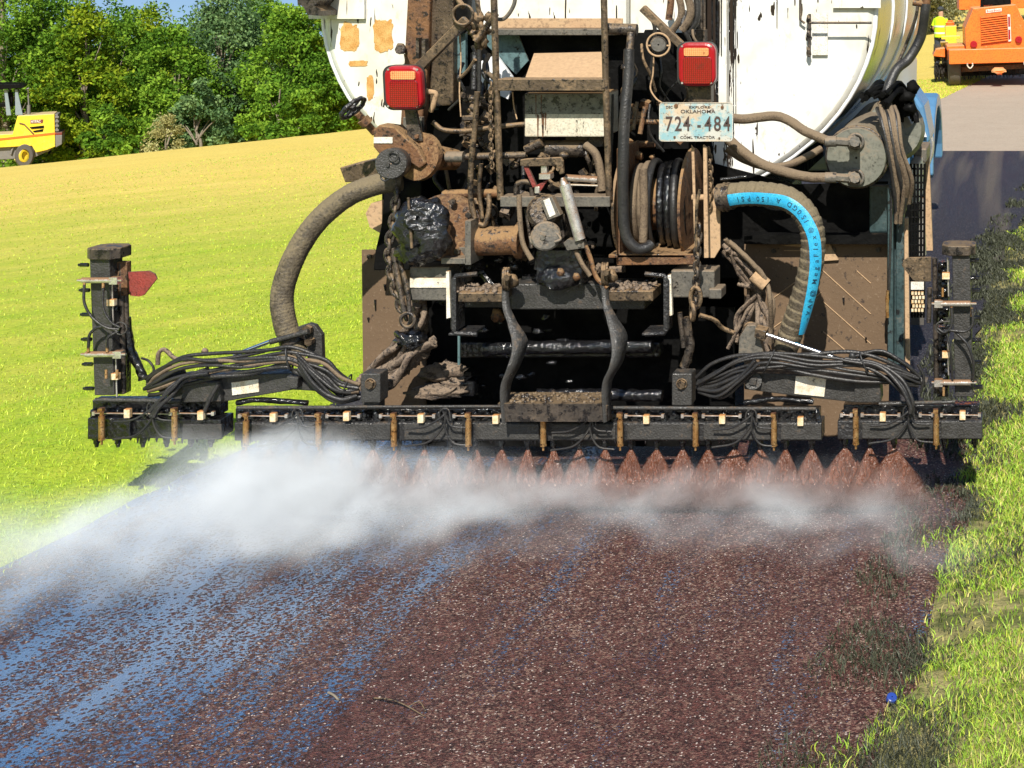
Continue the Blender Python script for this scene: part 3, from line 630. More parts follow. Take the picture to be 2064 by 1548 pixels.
def rearmud(m): m.prism([(1832, 455), (1866, 455), (1862, 655), (1836, 655)], 2.3, .02)
part('wheel_mudflap', 'tyre', rearmud)
# ---- rear mud flaps
part('mudflap', 'flap', lambda m: m.prism([(729, 504), (858, 504), (858, 880), (733, 880)], .52, .014), label='plain brown left mud flap with a torn top edge')
fl = part('mudflap', 'flap', lambda m: m.prism([(1500, 487), (1796, 487), (1790, 880), (1500, 880)], .52, .014), label='brown right mud flap with diagonal grooves')
part('flap_bolt', 'iron', lambda m: [(m.bolt(P(x, y, .52), .012, .012), m.cut()) for x, y in ((746, 516), (790, 514), (1560, 505), (1680, 503), (1770, 503))])
part('tar_dribble', 'tar', lambda m: [(m.tube([P(x, y, .517), P(x + 1, y + h, .517)], lambda q: .006 * (1 - .5 * q), seg=6, spline=False), m.cut()) for x, y, h in ((756, 604, 22), (775, 573, 12), (742, 640, 9), (1700, 600, 14), (1625, 560, 18), (1745, 680, 10))])
def grooves(m):
    for (x0, y0, x1, y1) in ((1659, 546, 1755, 633), (1659, 608, 1755, 693), (1659, 668, 1755, 750), (1727, 546, 1755, 571), (1655, 530, 1560, 600), (1655, 590, 1560, 660), (1640, 505, 1580, 505)):
        a, b = P(x0, y0, .518), P(x1, y1, .518); m.tube([a, b], .0028, seg=4, spline=False)
part('groove_ridge', 'tan', grooves, fl)
part('flap_support', 'dark', lambda m: m.pbox(1500, 474, 1795, 492, .44, .07))
def rail(m): m.pbox(1789, 378, 1800, 735, .40, .08); m.pbox(1806, 380, 1822, 735, .46, .05); m.pbox(1795, 300, 1812, 735, .5, .02)
part('side_rail', 'teal_dark', rail, bevel=.004)
part('edge_strip', 'tan', lambda m: m.prism([(1823, 440), (1830, 440), (1834, 750), (1825, 740)], .5, .03))
part('catwalk_grating', 'dark', lambda m: [m.ptube([(1836 + i * 7, 330), (1838 + i * 6, 640)], .006, .9, spline=False) for i in range(5)] + [m.ptube([(1834, 340 + j * 14), (1862, 340 + j * 14)], .005, .9, spline=False) for j in range(22)])
part('perforated_tag', 'white', lambda m: m.pbox(1836, 568, 1862, 584, .8, .01))
def perf(m):
    for j in range(5):
        for i in range(4): m.pbox(1837 + i * 6.6 + (j % 2) * 2, 588 + j * 8.5, 1841.5 + i * 6.6 + (j % 2) * 2, 594.5 + j * 8.5, .8, .01)
part('perforated_step', 'cream', perf)
# ---- burner drum on the right
dr = part('burner_drum', 'green', lambda m: m.lathe(P(1726, 318, .30), P(1726, 318, .30) + Vector((0, 1.1, .02)), [(0, .005), (0, 59 * S(.3)), (.01, 60.5 * S(.3)), (1, 60.5 * S(.3))], 44))
part('drum_band', 'iron', lambda m: [(m.ring(P(1726, 318, .30) + Vector((0, d, 0)), 61 * S(.3), .009), m.cut()) for d in (.03, .5)], dr)
def fit(m, y, x0):
    a = P(x0, y, .16); b = P(1712, y + 2, .17); c = P(1728, y + 1, .22)
    m.tube([a, P(x0 + 22, y, .16)], 11 * S(.2), seg=14, spline=False); m.tube([P(x0 + 20, y, .16), b], 9 * S(.2), seg=6, spline=False, smooth=False); m.tube([b, P(1726, y - 1, .17)], 12 * S(.2), seg=6, spline=False, smooth=False)
    m.tube([P(1723, y, .14), P(1723, y, .3)], 11 * S(.2), seg=8, spline=False); m.ring(P(1725, y, .285), 15 * S(.2), .007)
part('pipe_fitting', 'grey', lambda m: fit(m, 285, 1664), dr, .001); part('pipe_fitting', 'grey', lambda m: fit(m, 358, 1664), dr, .001)
for pts, r in (([(1462, 236, .2), (1500, 240, .22), (1560, 234, .24), (1592, 244, .24), (1622, 264, .2), (1666, 283, .16)], .0215),
               ([(1455, 268, .3), (1490, 300, .26), (1530, 328, .24), (1580, 346, .2), (1630, 357, .17), (1668, 358, .16)], .0225),
               ([(1465, 300, .34), (1500, 322, .33), (1545, 336, .3), (1590, 332, .3), (1630, 314, .32), (1655, 300, .36)], .017)):
    part('heating_hose', 'dusty_hose', lambda m: m.ptube(pts, r, seg=12, rough=.06))
part('standing_hose', 'hose', lambda m: m.ptube([(1866, 8, .5), (1864, 30, .5), (1856, 75, .52), (1832, 118, .5), (1806, 142, .45), (1785, 190, .4)], .023, seg=12))
part('hose_coupling', 'rust', lambda m: (m.ptube([(1868, -20, .5), (1866, 24, .5)], .02, spline=False), m.ptube([(1840, 5, .5), (1870, 10, .5)], .015, spline=False)))
part('standing_pipe', 'iron', lambda m: m.ptube([(1850, -20, .5), (1847, 30, .5), (1826, 90, .52), (1800, 150, .5)], .008))
def tangle(m):
    rr = random.Random(4)
    for i in range(13):
        x = 1765 + rr.random() * 55; m.ptube([(x - 30, 185 + rr.random() * 30, .35), (x, 165 + rr.random() * 25, .4 + rr.random() * .3), (x + 25, 190 + rr.random() * 30, .6), (x + 20 + rr.random() * 20, 230 + rr.random() * 20, .6)], .007 + rr.random() * .008, rough=.3)
    for i in range(9): m.blob(P(1780 + rr.random() * 60, 168 + rr.random() * 60, .5), .02 + .02 * rr.random(), .6, 1, seed=i)
part('valve_tangle', 'dark', tangle)
for i in range(8):
    rr = random.Random(20 + i); x = 1768 + i * 5
    part('drum_hose', 'dusty_hose' if i % 3 else 'hose', lambda m: m.ptube([(x, 205 + rr.random() * 15, .42), (x + 8, 240, .30), (1790 + i * 4, 300, .27), (1800 + i * 5.5, 350 + rr.random() * 20, .3), (1800 + i * 3 + rr.random() * 12, 400 + rr.random() * 50, .36)], .009 + .004 * rr.random(), rough=.1))
def fbox(m):
    for px, py, s in ((1795, 222, 1), (1816, 206, 1), (1826, 240, .8)): m.box(P(px, py, .7), (.05 * s, .1, .09 * s), rotm(0, R(-28), 0))
part('control_block', 'grime_grey', fbox, bevel=.004)
part('flank_drum', 'green', lambda m: m.lathe(P(1800, 262, .9), P(1800, 262, 2.4), [(0, .01), (0, .14), (.04, .16), (1, .16)], 26))
part('side_cabinet', 'teal_dark', lambda m: m.pbox(1752, 372, 1806, 470, .55, .6), bevel=.01)
part('side_hose', 'hose', lambda m: m.ptube([(1797, 380, .36), (1796, 450, .36), (1793, 540, .36), (1792, 590, .36)], .006))
part('brass_fitting', 'copper', lambda m: m.ptube([(1790, 585, .36), (1788, 610, .36), (1789, 640, .36)], .008, rough=.4))
# ---- big columns at the left of the head
part('column', 'rust', lambda m: m.prism([(824, -60), (869, -60), (862, 130), (846, 285), (803, 300), (811, 180)], .42, .07), bevel=.008, label='wide rusty column left of the ladder, nearer the rim')
part('column', 'steel', lambda m: m.prism([(868, -60), (914, -60), (913, 212), (866, 216)], .45, .08), bevel=.008, label='streaked rusty column left of the ladder')
part('column', 'dark', lambda m: m.prism([(918, -60), (945, -60), (940, 60), (920, 72)], .46, .05))
part('column_foot', 'grey', lambda m: m.prism([(812, 236), (850, 236), (850, 292), (812, 292)], .38, .03), bevel=.003)
def hook(m):
    m.pbox(838, 76, 844, 118, .36, .04); m.pbox(850, 78, 857, 116, .36, .04); m.blob(P(808, 98, .4), .025, .3, 1); m.tube([P(806, 100, .32), P(806, 100, .5)], .022, seg=8, spline=False)
part('hook_bracket', 'iron', hook)
# ---- ladder
def lad(m, x0, x1): m.ptube([(x0, -60, .10), ((x0 + x1) / 2 - 1, 170, .10), (x1, 402, .10)], .0145, seg=12, spline=False)
ld = part('ladder', 'steel', lambda m: lad(m, 994, 1009))
part('ladder_rail', 'steel', lambda m: lad(m, 1216, 1228), ld)
part('rung', 'steel', lambda m: m.pbox(1003, 159, 1219, 183, .08, .09), ld, .003)
part('rung', 'grey', lambda m: m.pbox(1008, 396, 1229, 417, .08, .09), ld, .003)
def strap(m, pts, wds):
    pts = catmull([P(x, y, d) for x, y, d in pts], 8); n = len(pts); A = []; ws = np.interp(np.linspace(0, 1, n), np.linspace(0, 1, len(wds)), wds)
    tw = np.interp(np.linspace(0, 1, n), [0, .38, .6, 1], [.5, .7, 1.15, 1.25])
    L, Rr = [], []
    for p, w_, t_ in zip(pts, ws, tw):
        d = Vector((math.cos(t_), math.sin(t_), 0)) * w_ / 2; L.append(p - d); Rr.append(p + d)
    th = .006; vs = []
    for a, b in zip(L, Rr):
        nn = (b - a).cross(Vector((0, 0, 1))).normalized() * th; vs += [a, b, b + nn, a + nn]
    m.add(vs, [(i * 4 + k, i * 4 + (k + 1) % 4, i * 4 + 4 + (k + 1) % 4, i * 4 + 4 + k) for i in range(n - 1) for k in range(4)], True)
    m.add(vs[:4], [(0, 1, 2, 3)]); m.add(vs[-4:], [(3, 2, 1, 0)])
part('step_strap', 'dull', lambda m: strap(m, [(1020, 555, .04), (1019, 612, .02), (1032, 650, -.02), (1047, 690, -.06), (1036, 735, -.1), (1018, 780, -.12), (1019, 848, -.13)], [.03, .03, .04, .075, .08, .06, .05]), ld)
part('step_strap', 'dull', lambda m: strap(m, [(1219, 545, .04), (1220, 605, .02), (1232, 640, -.02), (1247, 680, -.06), (1242, 730, -.1), (1222, 775, -.12), (1223, 848, -.13)], [.03, .03, .045, .085, .085, .06, .05]), ld)
def buckle(m, x, y):
    for dx in (-4, 0, 5): m.ring(P(x + dx, y, .03), .028, .006, (1, .2, 0), sy=1.6)
    m.bolt(P(x + 6, y - 5, 0), .014, .03); m.blob(P(x + 12, y + 4, .05), .03, .4, 1)
part('strap_hinge', 'steel', lambda m: buckle(m, 1020, 562), ld); part('strap_hinge', 'steel', lambda m: buckle(m, 1219, 552), ld)
def step(m):
    m.pbox(1015, 818, 1224, 850, -.14, .012); m.box((P(1120, 814, -.06).x, -.06, P(1120, 816, -.14).z), (209 * S(-.14), .16, .01))
    rr = random.Random(3)
    for i in range(120): m.blob((P(1015 + rr.random() * 209, 0, -.1).x, -.13 + rr.random() * .13, P(0, 815, -.14).z + .003), .005 + .006 * rr.random(), .5, 1, seed=i)
part('bottom_step', 'iron', step, ld)
# ---- control box and sloping lid
bx = part('control_box', 'boxwhite', lambda m: m.pbox(1057, 188, 1218, 276, .22, .22), bevel=.006)
part('box_shadow_stain', 'shadowbox', lambda m: m.pbox(1058, 189, 1217, 230, .2185, .0012), bx)  # ladder step's shadow painted over the dirty upper front
def runs(m):
    for x, y0, y1, w_ in ((1082, 230, 275, 4), (1091, 228, 276, 6), (1098, 226, 262, 3), (1079, 190, 235, 2), (1090, 190, 232, 2)): m.prism([(x, y0), (x + w_, y0 + 2), (x + w_ * .7, y1), (x + w_ * .3, y1)], .217, .001)
part('rust_run', 'rust', runs, bx)
def lid(m):
    a, b = P(1058, 158, .20), P(1224, 158, .20); c, d = P(1212, 104, .42), P(1076, 107, .42); m.wprism([a, b, c, d], (0, .004, -.012))
part('box_lid', 'tan', lid, bx, .002)
part('box_lug', 'iron', lambda m: (m.pbox(1068, 276, 1084, 300, .24, .04), m.pbox(1140, 276, 1215, 296, .3, .04)), bx)
# ---- tail lights
def rrect(cx, cy, w_, h_, r_, n=5, sk=0):
    A = []
    for (sx, sy, a0) in ((1, -1, -90), (1, 1, 0), (-1, 1, 90), (-1, -1, 180)):
        for k in range(n + 1):
            a = R(a0 + 90 * k / n); X = cx + sx * (w_ / 2 - r_) + r_ * math.cos(a); Y = cy + sy * (h_ / 2 - r_) + r_ * math.sin(a); A.append((X + sk * (Y - cy), Y))
    return A
for cx, cy, lab, sk in ((812, 177, 'red tail light with a pale amber window, left of the ladder', .05), (1404, 130, 'red tail light with a pale amber window, above the number plate', .01)):
    tl = part('taillight', 'lens_rim', lambda m: m.prism(rrect(cx, cy, 75, 88, 20, sk=sk), .02, .045), bevel=.012, label=lab)
    part('red_lens', 'lens', lambda m: m.prism(rrect(cx + 1, cy + 12, 58, 54, 7, sk=sk), .012, .012), tl, .002)
    part('clear_lens', 'amber', lambda m: m.prism(rrect(cx - 1, cy - 25, 50, 17, 4, sk=sk), .010, .012), tl, .002)
    part('housing', 'black_ink', lambda m: m.prism(rrect(cx - 1, cy, 78, 91, 18, sk=sk), .05, .05), tl, .003)
    part('screw', 'chrome', lambda m: [(m.bolt(P(cx + sx * 29, cy + sy * 37, .022), .005, .004), m.cut()) for sx in (-1, 1) for sy in (-1, 1)], tl)
part('light_bracket', 'iron', lambda m: (m.prism([(815, 222), (838, 222), (852, 285), (822, 285)], .10, .02), m.pbox(816, 215, 838, 224, .06, .1)), bevel=.003)
part('light_bracket', 'steel', lambda m: m.pbox(1387, 172, 1433, 207, .09, .06), bevel=.004)
part('conduit', 'tan', lambda m: m.ptube([(846, 178, .1), (862, 184, .12), (878, 188, .13), (874, 210, .14), (868, 224, .15)], .011, rough=.2))
def arm(m, p, q, w_, y): 
    a, b = Vector((*p, 0)), Vector((*q, 0)); d = (b - a).normalized(); n_ = Vector((-d.y, d.x, 0)) * w_ / 2
    m.prism([((a + n_).x, (a + n_).y), ((b + n_).x, (b + n_).y), ((b - n_).x, (b - n_).y), ((a - n_).x, (a - n_).y)], y, .035)
part('light_arm', 'steel', lambda m: arm(m, (836, 142), (938, 40), 19, .14), bevel=.003); part('light_arm', 'steel', lambda m: arm(m, (1293, 16), (1376, 96), 15, .12), bevel=.003)
part('lifting_ring', 'steel', lambda m: (m.ring(P(933, 30, .12), .044, .0065), m.ptube([(915, -40, .16), (922, -5, .15), (935, 15, .13)], .012)))
def clamp(m):
    rr = random.Random(9)
    for i in range(10): m.blob(P(955 + rr.random() * 34, 30 + rr.random() * 70, .2), (.012 + .02 * rr.random(), .02, .012 + .02 * rr.random()), .7, 1, seed=i)
    m.ptube([(940, 50, .2), (960, 80, .18), (968, 100, .2)], .011); m.ptube([(1000, 28, .15), (975, 62, .17), (958, 84, .16)], .014, rough=.2); m.ptube([(962, 0, .2), (966, 40, .2), (962, 90, .2)], .010, rough=.3)
part('linkage_clamp', 'steel', clamp)
part('round_lamp', 'grey', lambda m: m.lathe(P(1327, 90, .10), P(1327, 90, .22), [(0, .004), (0, .03), (.1, .034), (.6, .036), (1, .02)], 24), label='round grey work lamp right of the ladder')
part('lamp_guard', 'tan', lambda m: (m.ring(P(1327, 90, .09), .050, .0045), m.ptube([(1304, 92, .1), (1312, 92, .1)], .004, spline=False), m.ptube([(1344, 92, .1), (1352, 92, .1)], .004, spline=False)))
part('lamp_wire', 'tan', lambda m: m.ptube([(1318, 110, .14), (1316, 150, .15), (1311, 178, .15), (1322, 198, .14), (1334, 207, .12)], .0035))
# ---- number plate and its bracket
pl = part('number_plate', 'plate', lambda m: m.prism(rrect(1403, 246, 149, 79, 7, sk=-.01), .03, .004), label='faded blue and white licence plate with rust spots')
XD, UD = Vector((1, 0, 0)), Vector((0, 0, 1)); yp = .0285
M['plate_ink'] = simple('faded_plate_ink', (.06, .04, .035), .5)
for tx, cx, cy, wd, hh in (('DEC', 1349, 216, 13, 5), ('EXPLORE', 1410, 216, 42, 4.5), ('OKLAHOMA', 1407, 224.5, 70, 7), ('COML TRACTOR', 1406, 277, 70, 5.2)):
    letters(tx, 'lettering', pl, M['plate_ink'], P(cx, cy, yp), XD, UD, h=hh * S(yp), width=wd * S(yp), bold=.006)
for ch, cx in (('7', 1349), ('2', 1367), ('4', 1384), ('-', 1409), ('4', 1427), ('8', 1446), ('4', 1465)):
    letters(ch, 'lettering', pl, M['plate_ink'], P(cx, 249, yp), XD, UD, h=(29 if ch != '-' else 29) * S(yp), width=(14 if ch != '-' else 7) * S(yp), bold=.012)
part('plate_bolt', 'rust', lambda m: [(m.bolt(P(x, y, .03), r_, .006), m.cut()) for x, y, r_ in ((1363, 213, .009), (1456, 216, .007), (1360, 276, .005), (1450, 278, .004))], pl)
part('plate_rim', 'white', lambda m: m.tube([P(x, y, .029) for x, y in rrect(1403, 246, 147, 77, 7) + [rrect(1403, 246, 147, 77, 7)[0]]], .0016, seg=5, spline=False), pl)
rr_ = random.Random(77)
for i in range(30):
    zone = [(930, 1000, 70, 240), (1250, 1330, 70, 300), (1330, 1400, 20, 200), (1040, 1210, 280, 400), (880, 1000, 330, 440)][i % 5]
    xa, xb_, ya, yb = zone; x0 = rr_.uniform(xa, xb_); y0 = rr_.uniform(ya, yb - 50)
    part('thin_hose', rr_.choice(['hose', 'dusty_hose', 'iron', 'steel', 'hose']), lambda m: m.ptube([(x0, y0, .34), (x0 + rr_.uniform(-14, 14), y0 + 30, .30), (x0 + rr_.uniform(-22, 22), y0 + 62, .32), (x0 + rr_.uniform(-30, 30), y0 + 95, .36)], rr_.uniform(.004, .011), rough=.1))
for i in range(26):
    x0 = rr_.uniform(900, 1330); y0 = rr_.choice([rr_.uniform(520, 570), rr_.uniform(635, 690), rr_.uniform(725, 790)])
    part('tar_lump', 'tar', lambda m: m.blob(P(x0, y0, rr_.uniform(.2, .45)), (rr_.uniform(.01, .03), .015, rr_.uniform(.006, .014)), .8, 1, 4, i))
# ---- left shut-off valve with hand wheel
def wheelh(m):
    c = P(711, 218, .04); N = Vector((.74, -.10, -.66)).normalized(); u = Vector((0, 0, 1)); u = (u - N * u.dot(N)).normalized(); b = N.cross(u); pts = []
    for i in range(49):
        a = 2 * math.pi * i / 48; pts.append(c + (u * math.cos(a) + b * math.sin(a)) * (.056 + .003 * math.cos(a * 9)))
    m.tube(pts, .010, seg=8, spline=False)
    for k in range(4): a = k * math.pi / 2; m.tube([c, c + (u * math.cos(a) + b * math.sin(a)) * .055], .006, seg=6, spline=False)
    m.blob(c, .016, 0, 1)
sv = part('shutoff_valve', 'rust', lambda m: (m.tube([P(720, 228, .04), P(756, 268, .1)], .016, seg=10, spline=False), m.tube([P(731, 240, .05), P(741, 250, .06)], .028, seg=6, spline=False, smooth=False), m.prism([(752, 262), (764, 252), (795, 256), (815, 275), (842, 300), (858, 330), (845, 340), (800, 308), (782, 305), (765, 312), (752, 296)], .06, .09)), bevel=.006)
part('hand_wheel', 'black', wheelh, sv)
part('label_plate', 'white', lambda m: m.pbox(753, 276, 791, 289, .055, .006), sv, .001)
def cap(m): m.lathe(P(788, 330, -.02), P(805, 326, .12), [(0, .003), (0, .062), (.05, .066), (.5, .066), (.5, .055), (1, .055)], 30); m.ring(P(793, 315, -.03), .022, .0035, (.2, 1, 0)); m.bolt(P(783, 332, -.02), .009, .012)
part('valve_cap', 'dull', cap, sv, label='oily round dust cap with a pull ring'); part('cap_ring', 'black', lambda m: m.ring(P(776, 356, -.02), .018, .004), sv)
def fpipe(m):
    m.tube([P(838, 312, .14), P(880, 318, .2), P(918, 322, .28)], lambda q: 30 * S(.2) * (1 - .3 * q), seg=22, spline=False, rough=.03); m.lathe(P(842, 315, .10), P(850, 316, .125), [(0, .01), (0, .105), (1, .105), (1, .01)], 30)
    for a in range(8): m.bolt(P(842, 315, .105) + Vector((math.sin(a * .785) * .088, 0, math.cos(a * .785) * .088)), .010, .014)
part('manifold_pipe', 'rust', fpipe)
part('tray', 'steel', lambda m: m.prism([(684, 338), (770, 318), (790, 330), (790, 362), (695, 368)], .3, .2), bevel=.005)
def sidebox(m): m.prism([(775, 365), (850, 365), (850, 505), (826, 545), (752, 545), (756, 505), (768, 455)], .36, .18)
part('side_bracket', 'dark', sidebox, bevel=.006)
part('reel_back', 'tan', lambda m: m.prism([(737, 430), (748, 410), (770, 404), (770, 472), (745, 458)], .4, .05), label='dusty pink plate edge beside the suction hose')
# big suction hose, left
part('suction_hose', 'big_hose', lambda m: m.tube([P(808, 364, .16), P(760, 372, .14), P(700, 396, .12), (P(640, 446, .1)), P(596, 512, .08), P(570, 585, .07), P(572, 640, .06), P(588, 690, .06), P(604, 725, .06)], lambda q: 21.5 * S(.1) * (1 + .012 * math.sin(q * 900)), seg=18, n=26, rough=.03), label='thick brown hose arching out left of the truck')
part('hose_clamp', 'iron', lambda m: (m.tube([P(796, 365, .155), P(808, 365, .165)], 25 * S(.1), seg=20, spline=False), m.cut(), m.tube([P(586, 672, .06), P(591, 690, .06)], 24 * S(.1), seg=20, spline=False)))
# horizontal and vertical pipes around the valves
PIPES = [([(872, 246, .2), (895, 262, .2), (940, 264, .2), (1000, 256, .2), (1058, 250, .22)], .011, 'steel'), ([(918, 316, .16), (1000, 314, .16), (1060, 312, .18)], .015, 'iron'), ([(900, 316, .14), (935, 316, .14)], .024, 'grey'),
         ([(962, 185, .12), (957, 260, .12), (950, 330, .12), (949, 400, .12), (956, 440, .12)], .0125, 'steel'), ([(970, 330, .14), (966, 380, .14), (972, 440, .14)], .009, 'steel'), ([(957, 105, .18), (955, 180, .16)], .011, 'black'),
         ([(966, 100, .16), (966, 185, .16)], .009, 'hose'), ([(925, 160, .2), (945, 140, .18), (958, 120, .16)], .008, 'steel'), ([(926, 55, .22), (929, 120, .22), (926, 180, .2), (929, 235, .2)], .003, 'tan'), ([(1033, 185, .2), (1036, 215, .2), (1042, 240, .2)], .003, 'tan'),
         ([(893, 392, .2), (950, 390, .2), (1008, 390, .2)], .02, 'rust'), ([(985, 390, .16), (986, 420, .15), (978, 452, .14), (966, 452, .14)], .011, 'steel'), ([(1180, 292, .2), (1200, 310, .18), (1210, 345, .17), (1214, 385, .16)], .018, 'dusty_hose'),
         ([(1140, 358, .16), (1205, 362, .16)], .015, 'chrome'), ([(1145, 372, .16), (1208, 374, .16)], .004, 'white'), ([(1046, 392, .08), (1048, 440, .07), (1054, 490, .06), (1072, 524, .05)], .011, 'dusty_hose'), ([(1072, 378, .1), (1076, 455, .1)], .011, 'iron'), ([(1040, 395, .12), (1042, 372, .12), (1058, 366, .12), (1075, 370, .12)], .011, 'iron'),
         ([(1060, 420, .14), (1072, 500, .12)], .008, 'iron'), ([(1160, 505, .06), (1175, 535, .05), (1190, 556, .05)], .010, 'dusty_hose'), ([(1180, 495, .05), (1190, 520, .05), (1203, 560, .04), (1225, 580, .03)], .010, 'rust'),
         ([(1268, 245, .3), (1330, 246, .3)], .012, 'rust'), ([(1290, 270, .26), (1300, 215, .28)], .011, 'rust'), ([(1277, 262, .26), (1284, 205, .28)], .008, 'steel'), ([(1300, 20, .3), (1320, 60, .3), (1310, 160, .34)], .009, 'hose'), ([(988, 35, .2), (1015, 38, .2), (1035, 12, .2), (1040, -20, .2)], .009, 'grey'),
         ([(925, 640, .3), (925, 735, .3)], .006, 'teal'), ([(1095, 300, .3), (1180, 300, .3)], .04, 'iron'), ([(870, 462, .10), (873, 520, .10)], .006, 'dusty_hose'), ([(1060, 302, .24), (1092, 286, .24)], .02, 'iron'), ([(1235, 190, .3), (1233, 330, .3)], .006, 'hose')]
for pts, r_, mt in PIPES:
    part('pipe' if mt not in ('hose', 'dusty_hose') else 'thin_hose', mt, lambda m: m.ptube(pts, r_, seg=10, rough=.05))
def clut(m, n, x0, x1, y0, y1, ya, yb, s0, s1, seed):
    rr = random.Random(seed)
    for i in range(n):
        c = P(x0 + rr.random() * (x1 - x0), y0 + rr.random() * (y1 - y0), ya + rr.random() * (yb - ya)); s_ = s0 + (s1 - s0) * rr.random(); k = rr.random()
        if k < .35: m.blob(c, (s_, s_, s_ * .8), .5, 1, seed=i)
        elif k < .7: m.tube([c, c + Vector((rr.uniform(-1, 1), rr.uniform(-.5, .2), rr.uniform(-1, 1))).normalized() * s_ * 3], s_ * .6, seg=6, spline=False, smooth=False)
        else: m.box(c, (s_ * 2, s_ * 2, s_ * 1.5), rotm(rr.random(), rr.random(), rr.random()))
        m.cut()
part('fitting', 'iron', lambda m: clut(m, 26, 930, 992, 190, 300, .2, .34, .010, .024, 1)); part('fitting', 'steel', lambda m: clut(m, 22, 940, 1000, 205, 390, .24, .36, .008, .02, 2))
part('fitting', 'iron', lambda m: clut(m, 30, 1020, 1210, 300, 400, .22, .36, .010, .022, 5)); part('mud_lump', 'mud', lambda m: clut(m, 34, 900, 1230, 420, 560, .30, .44, .012, .03, 6))
part('tar_lump', 'tar', lambda m: clut(m, 40, 880, 1240, 520, 610, .22, .4, .012, .03, 7)); part('fitting', 'rust', lambda m: clut(m, 14, 1250, 1350, 200, 330, .36, .48, .012, .03, 8))
part('chain', 'steel', lambda m: m.chain([(990, 168), (989, 240), (990, 300), (992, 338)], .014, .0035, .06))
part('chain', 'iron', lambda m: m.chain([(800, 385), (792, 450), (783, 500), (790, 560), (808, 620), (820, 645)], .026, .008, .08))
part('chain', 'steel', lambda m: m.chain([(1428, 300), (1432, 360), (1428, 430)], .018, .005, .12)); part('chain', 'iron', lambda m: m.chain([(1409, 455), (1406, 500), (1404, 560), (1400, 620)], .022, .0065, .02))
def shackle(m): m.ring(P(1402, 600, .0), .045, .009, (.1, 1, 0), sx=.5); m.ring(P(1396, 628, .0), .035, .010, (1, .5, 0), sx=.7); m.ptube([(1410, 635, .02), (1440, 645, .05), (1455, 660, .08), (1480, 672, .1)], .010, rough=.2)
part('shackle', 'steel', shackle)
part('shackle', 'iron', lambda m: (m.ptube([(792, 500, .08), (802, 560, .07), (815, 630, .06)], .012, rough=.2), m.ptube([(804, 520, .08), (820, 580, .07), (826, 630, .06)], .010, rough=.2), m.ring(P(822, 645, .05), .03, .008)))
# ---- asphalt pump, left
pb = part('asphalt_pump', 'rust', lambda m: (m.lathe(P(898, 458, .12), P(906, 456, .2), [(0, .02), (0, .145), (.6, .145), (.6, .10), (1, .10)], 34), m.tube([P(905, 455, .18), P(935, 452, .3)], .09, seg=20, spline=False)))
part('flange_bolt', 'iron', lambda m: [(m.bolt(P(898, 458, .12) + Vector((math.sin(a) * .118, 0, math.cos(a) * .118)), .014, .016), m.cut()) for a in [k * math.pi / 4 + .3 for k in range(8)]], pb)
def tarb(m):
    m.blob(P(850, 452, .03), (.115, .07, .115), .35, 3, 2.6, 3); m.blob(P(872, 475, .02), (.08, .06, .09), .4, 3, 2.6, 5); m.blob(P(845, 500, .06), (.09, .07, .07), .35, 2, 2.6, 6); m.lathe(P(842, 440, -.05), P(842, 440, 0), [(0, .01), (0, .05), (1, .06)], 16)
part('tarred_pump_body', 'tar', tarb, pb, label='pump body dripping with glossy wet tar')
part('pump_rod', 'steel', lambda m: m.ptube([(823, 398, -.03), (827, 450, -.04), (830, 500, -.04)], .006, spline=False), pb)
part('pump_pipe', 'rust', lambda m: (m.tube([P(955, 486, .16), P(1052, 484, .16)], 29 * S(.16), seg=28, spline=False), m.tube([P(1044, 484, .16), P(1054, 484, .16)], 37 * S(.16), seg=28, spline=False)))
part('angle_bracket', 'grey', lambda m: (m.pbox(937, 445, 949, 534, .06, .14), m.pbox(889, 520, 940, 532, .06, .1), m.pbox(905, 498, 945, 532, .12, .02)), bevel=.002)
# ---- centre valve with silver air cylinder
cv = part('centre_valve', 'iron', lambda m: (m.lathe(P(1098, 425, .06), P(1098, 430, .26), [(0, .01), (0, .06), (.1, .075), (1, .075)], 24), m.pbox(1076, 430, 1138, 500, .12, .1), m.prism([(1112, 400), (1130, 420), (1138, 478), (1120, 496), (1105, 470)], .1, .05)), bevel=.004)
part('valve_label_block', 'grey', lambda m: m.prism([(1088, 404), (1112, 396), (1130, 434), (1104, 444)], .02, .04), cv, .002); part('label_plate', 'white', lambda m: m.prism([(1095, 404), (1107, 399), (1120, 432), (1108, 438)], .0175, .003), cv)
part('valve_cap', 'grey', lambda m: (m.lathe(P(1100, 476, -.02), P(1101, 474, .08), [(0, .003), (0, .055), (.06, .062), (1, .062)], 30), m.bolt(P(1095, 478, -.02), .012, .012), m.ptube([(1068, 476, 0), (1072, 490, -.01), (1082, 482, -.02)], .006), m.ptube([(1122, 470, 0), (1130, 482, -.01), (1118, 488, -.02)], .006)), cv, label='grey oily round cap with wire clips')
part('air_cylinder', 'chrome', lambda m: (m.tube([P(1138, 372, .03), P(1169, 483, .03)], 11 * S(.03), seg=20, spline=False), m.tube([P(1134, 358, .03), P(1140, 378, .03)], lambda q: (.008 + .012 * q), seg=12, spline=False)), cv)
part('lever', 'steel', lambda m: (m.prism([(1048, 322), (1060, 320), (1130, 317), (1134, 325), (1136, 350), (1128, 352), (1120, 334), (1060, 336), (1048, 334)], .05, .02), m.bolt(P(1126, 340, .05), .009, .01)), cv, .003)
part('lever', 'red', lambda m: (m.prism([(1055, 336), (1064, 336), (1081, 374), (1074, 378)], .06, .015), m.prism([(1080, 374), (1104, 362), (1090, 384), (1082, 388)], .06, .015)), cv, label='short worn red lever')
part('clevis', 'chrome', lambda m: (m.pbox(1086, 350, 1109, 362, .04, .05), m.pbox(1077, 376, 1087, 390, .05, .02), m.pbox(1090, 326, 1102, 352, .06, .03)), cv, .003)
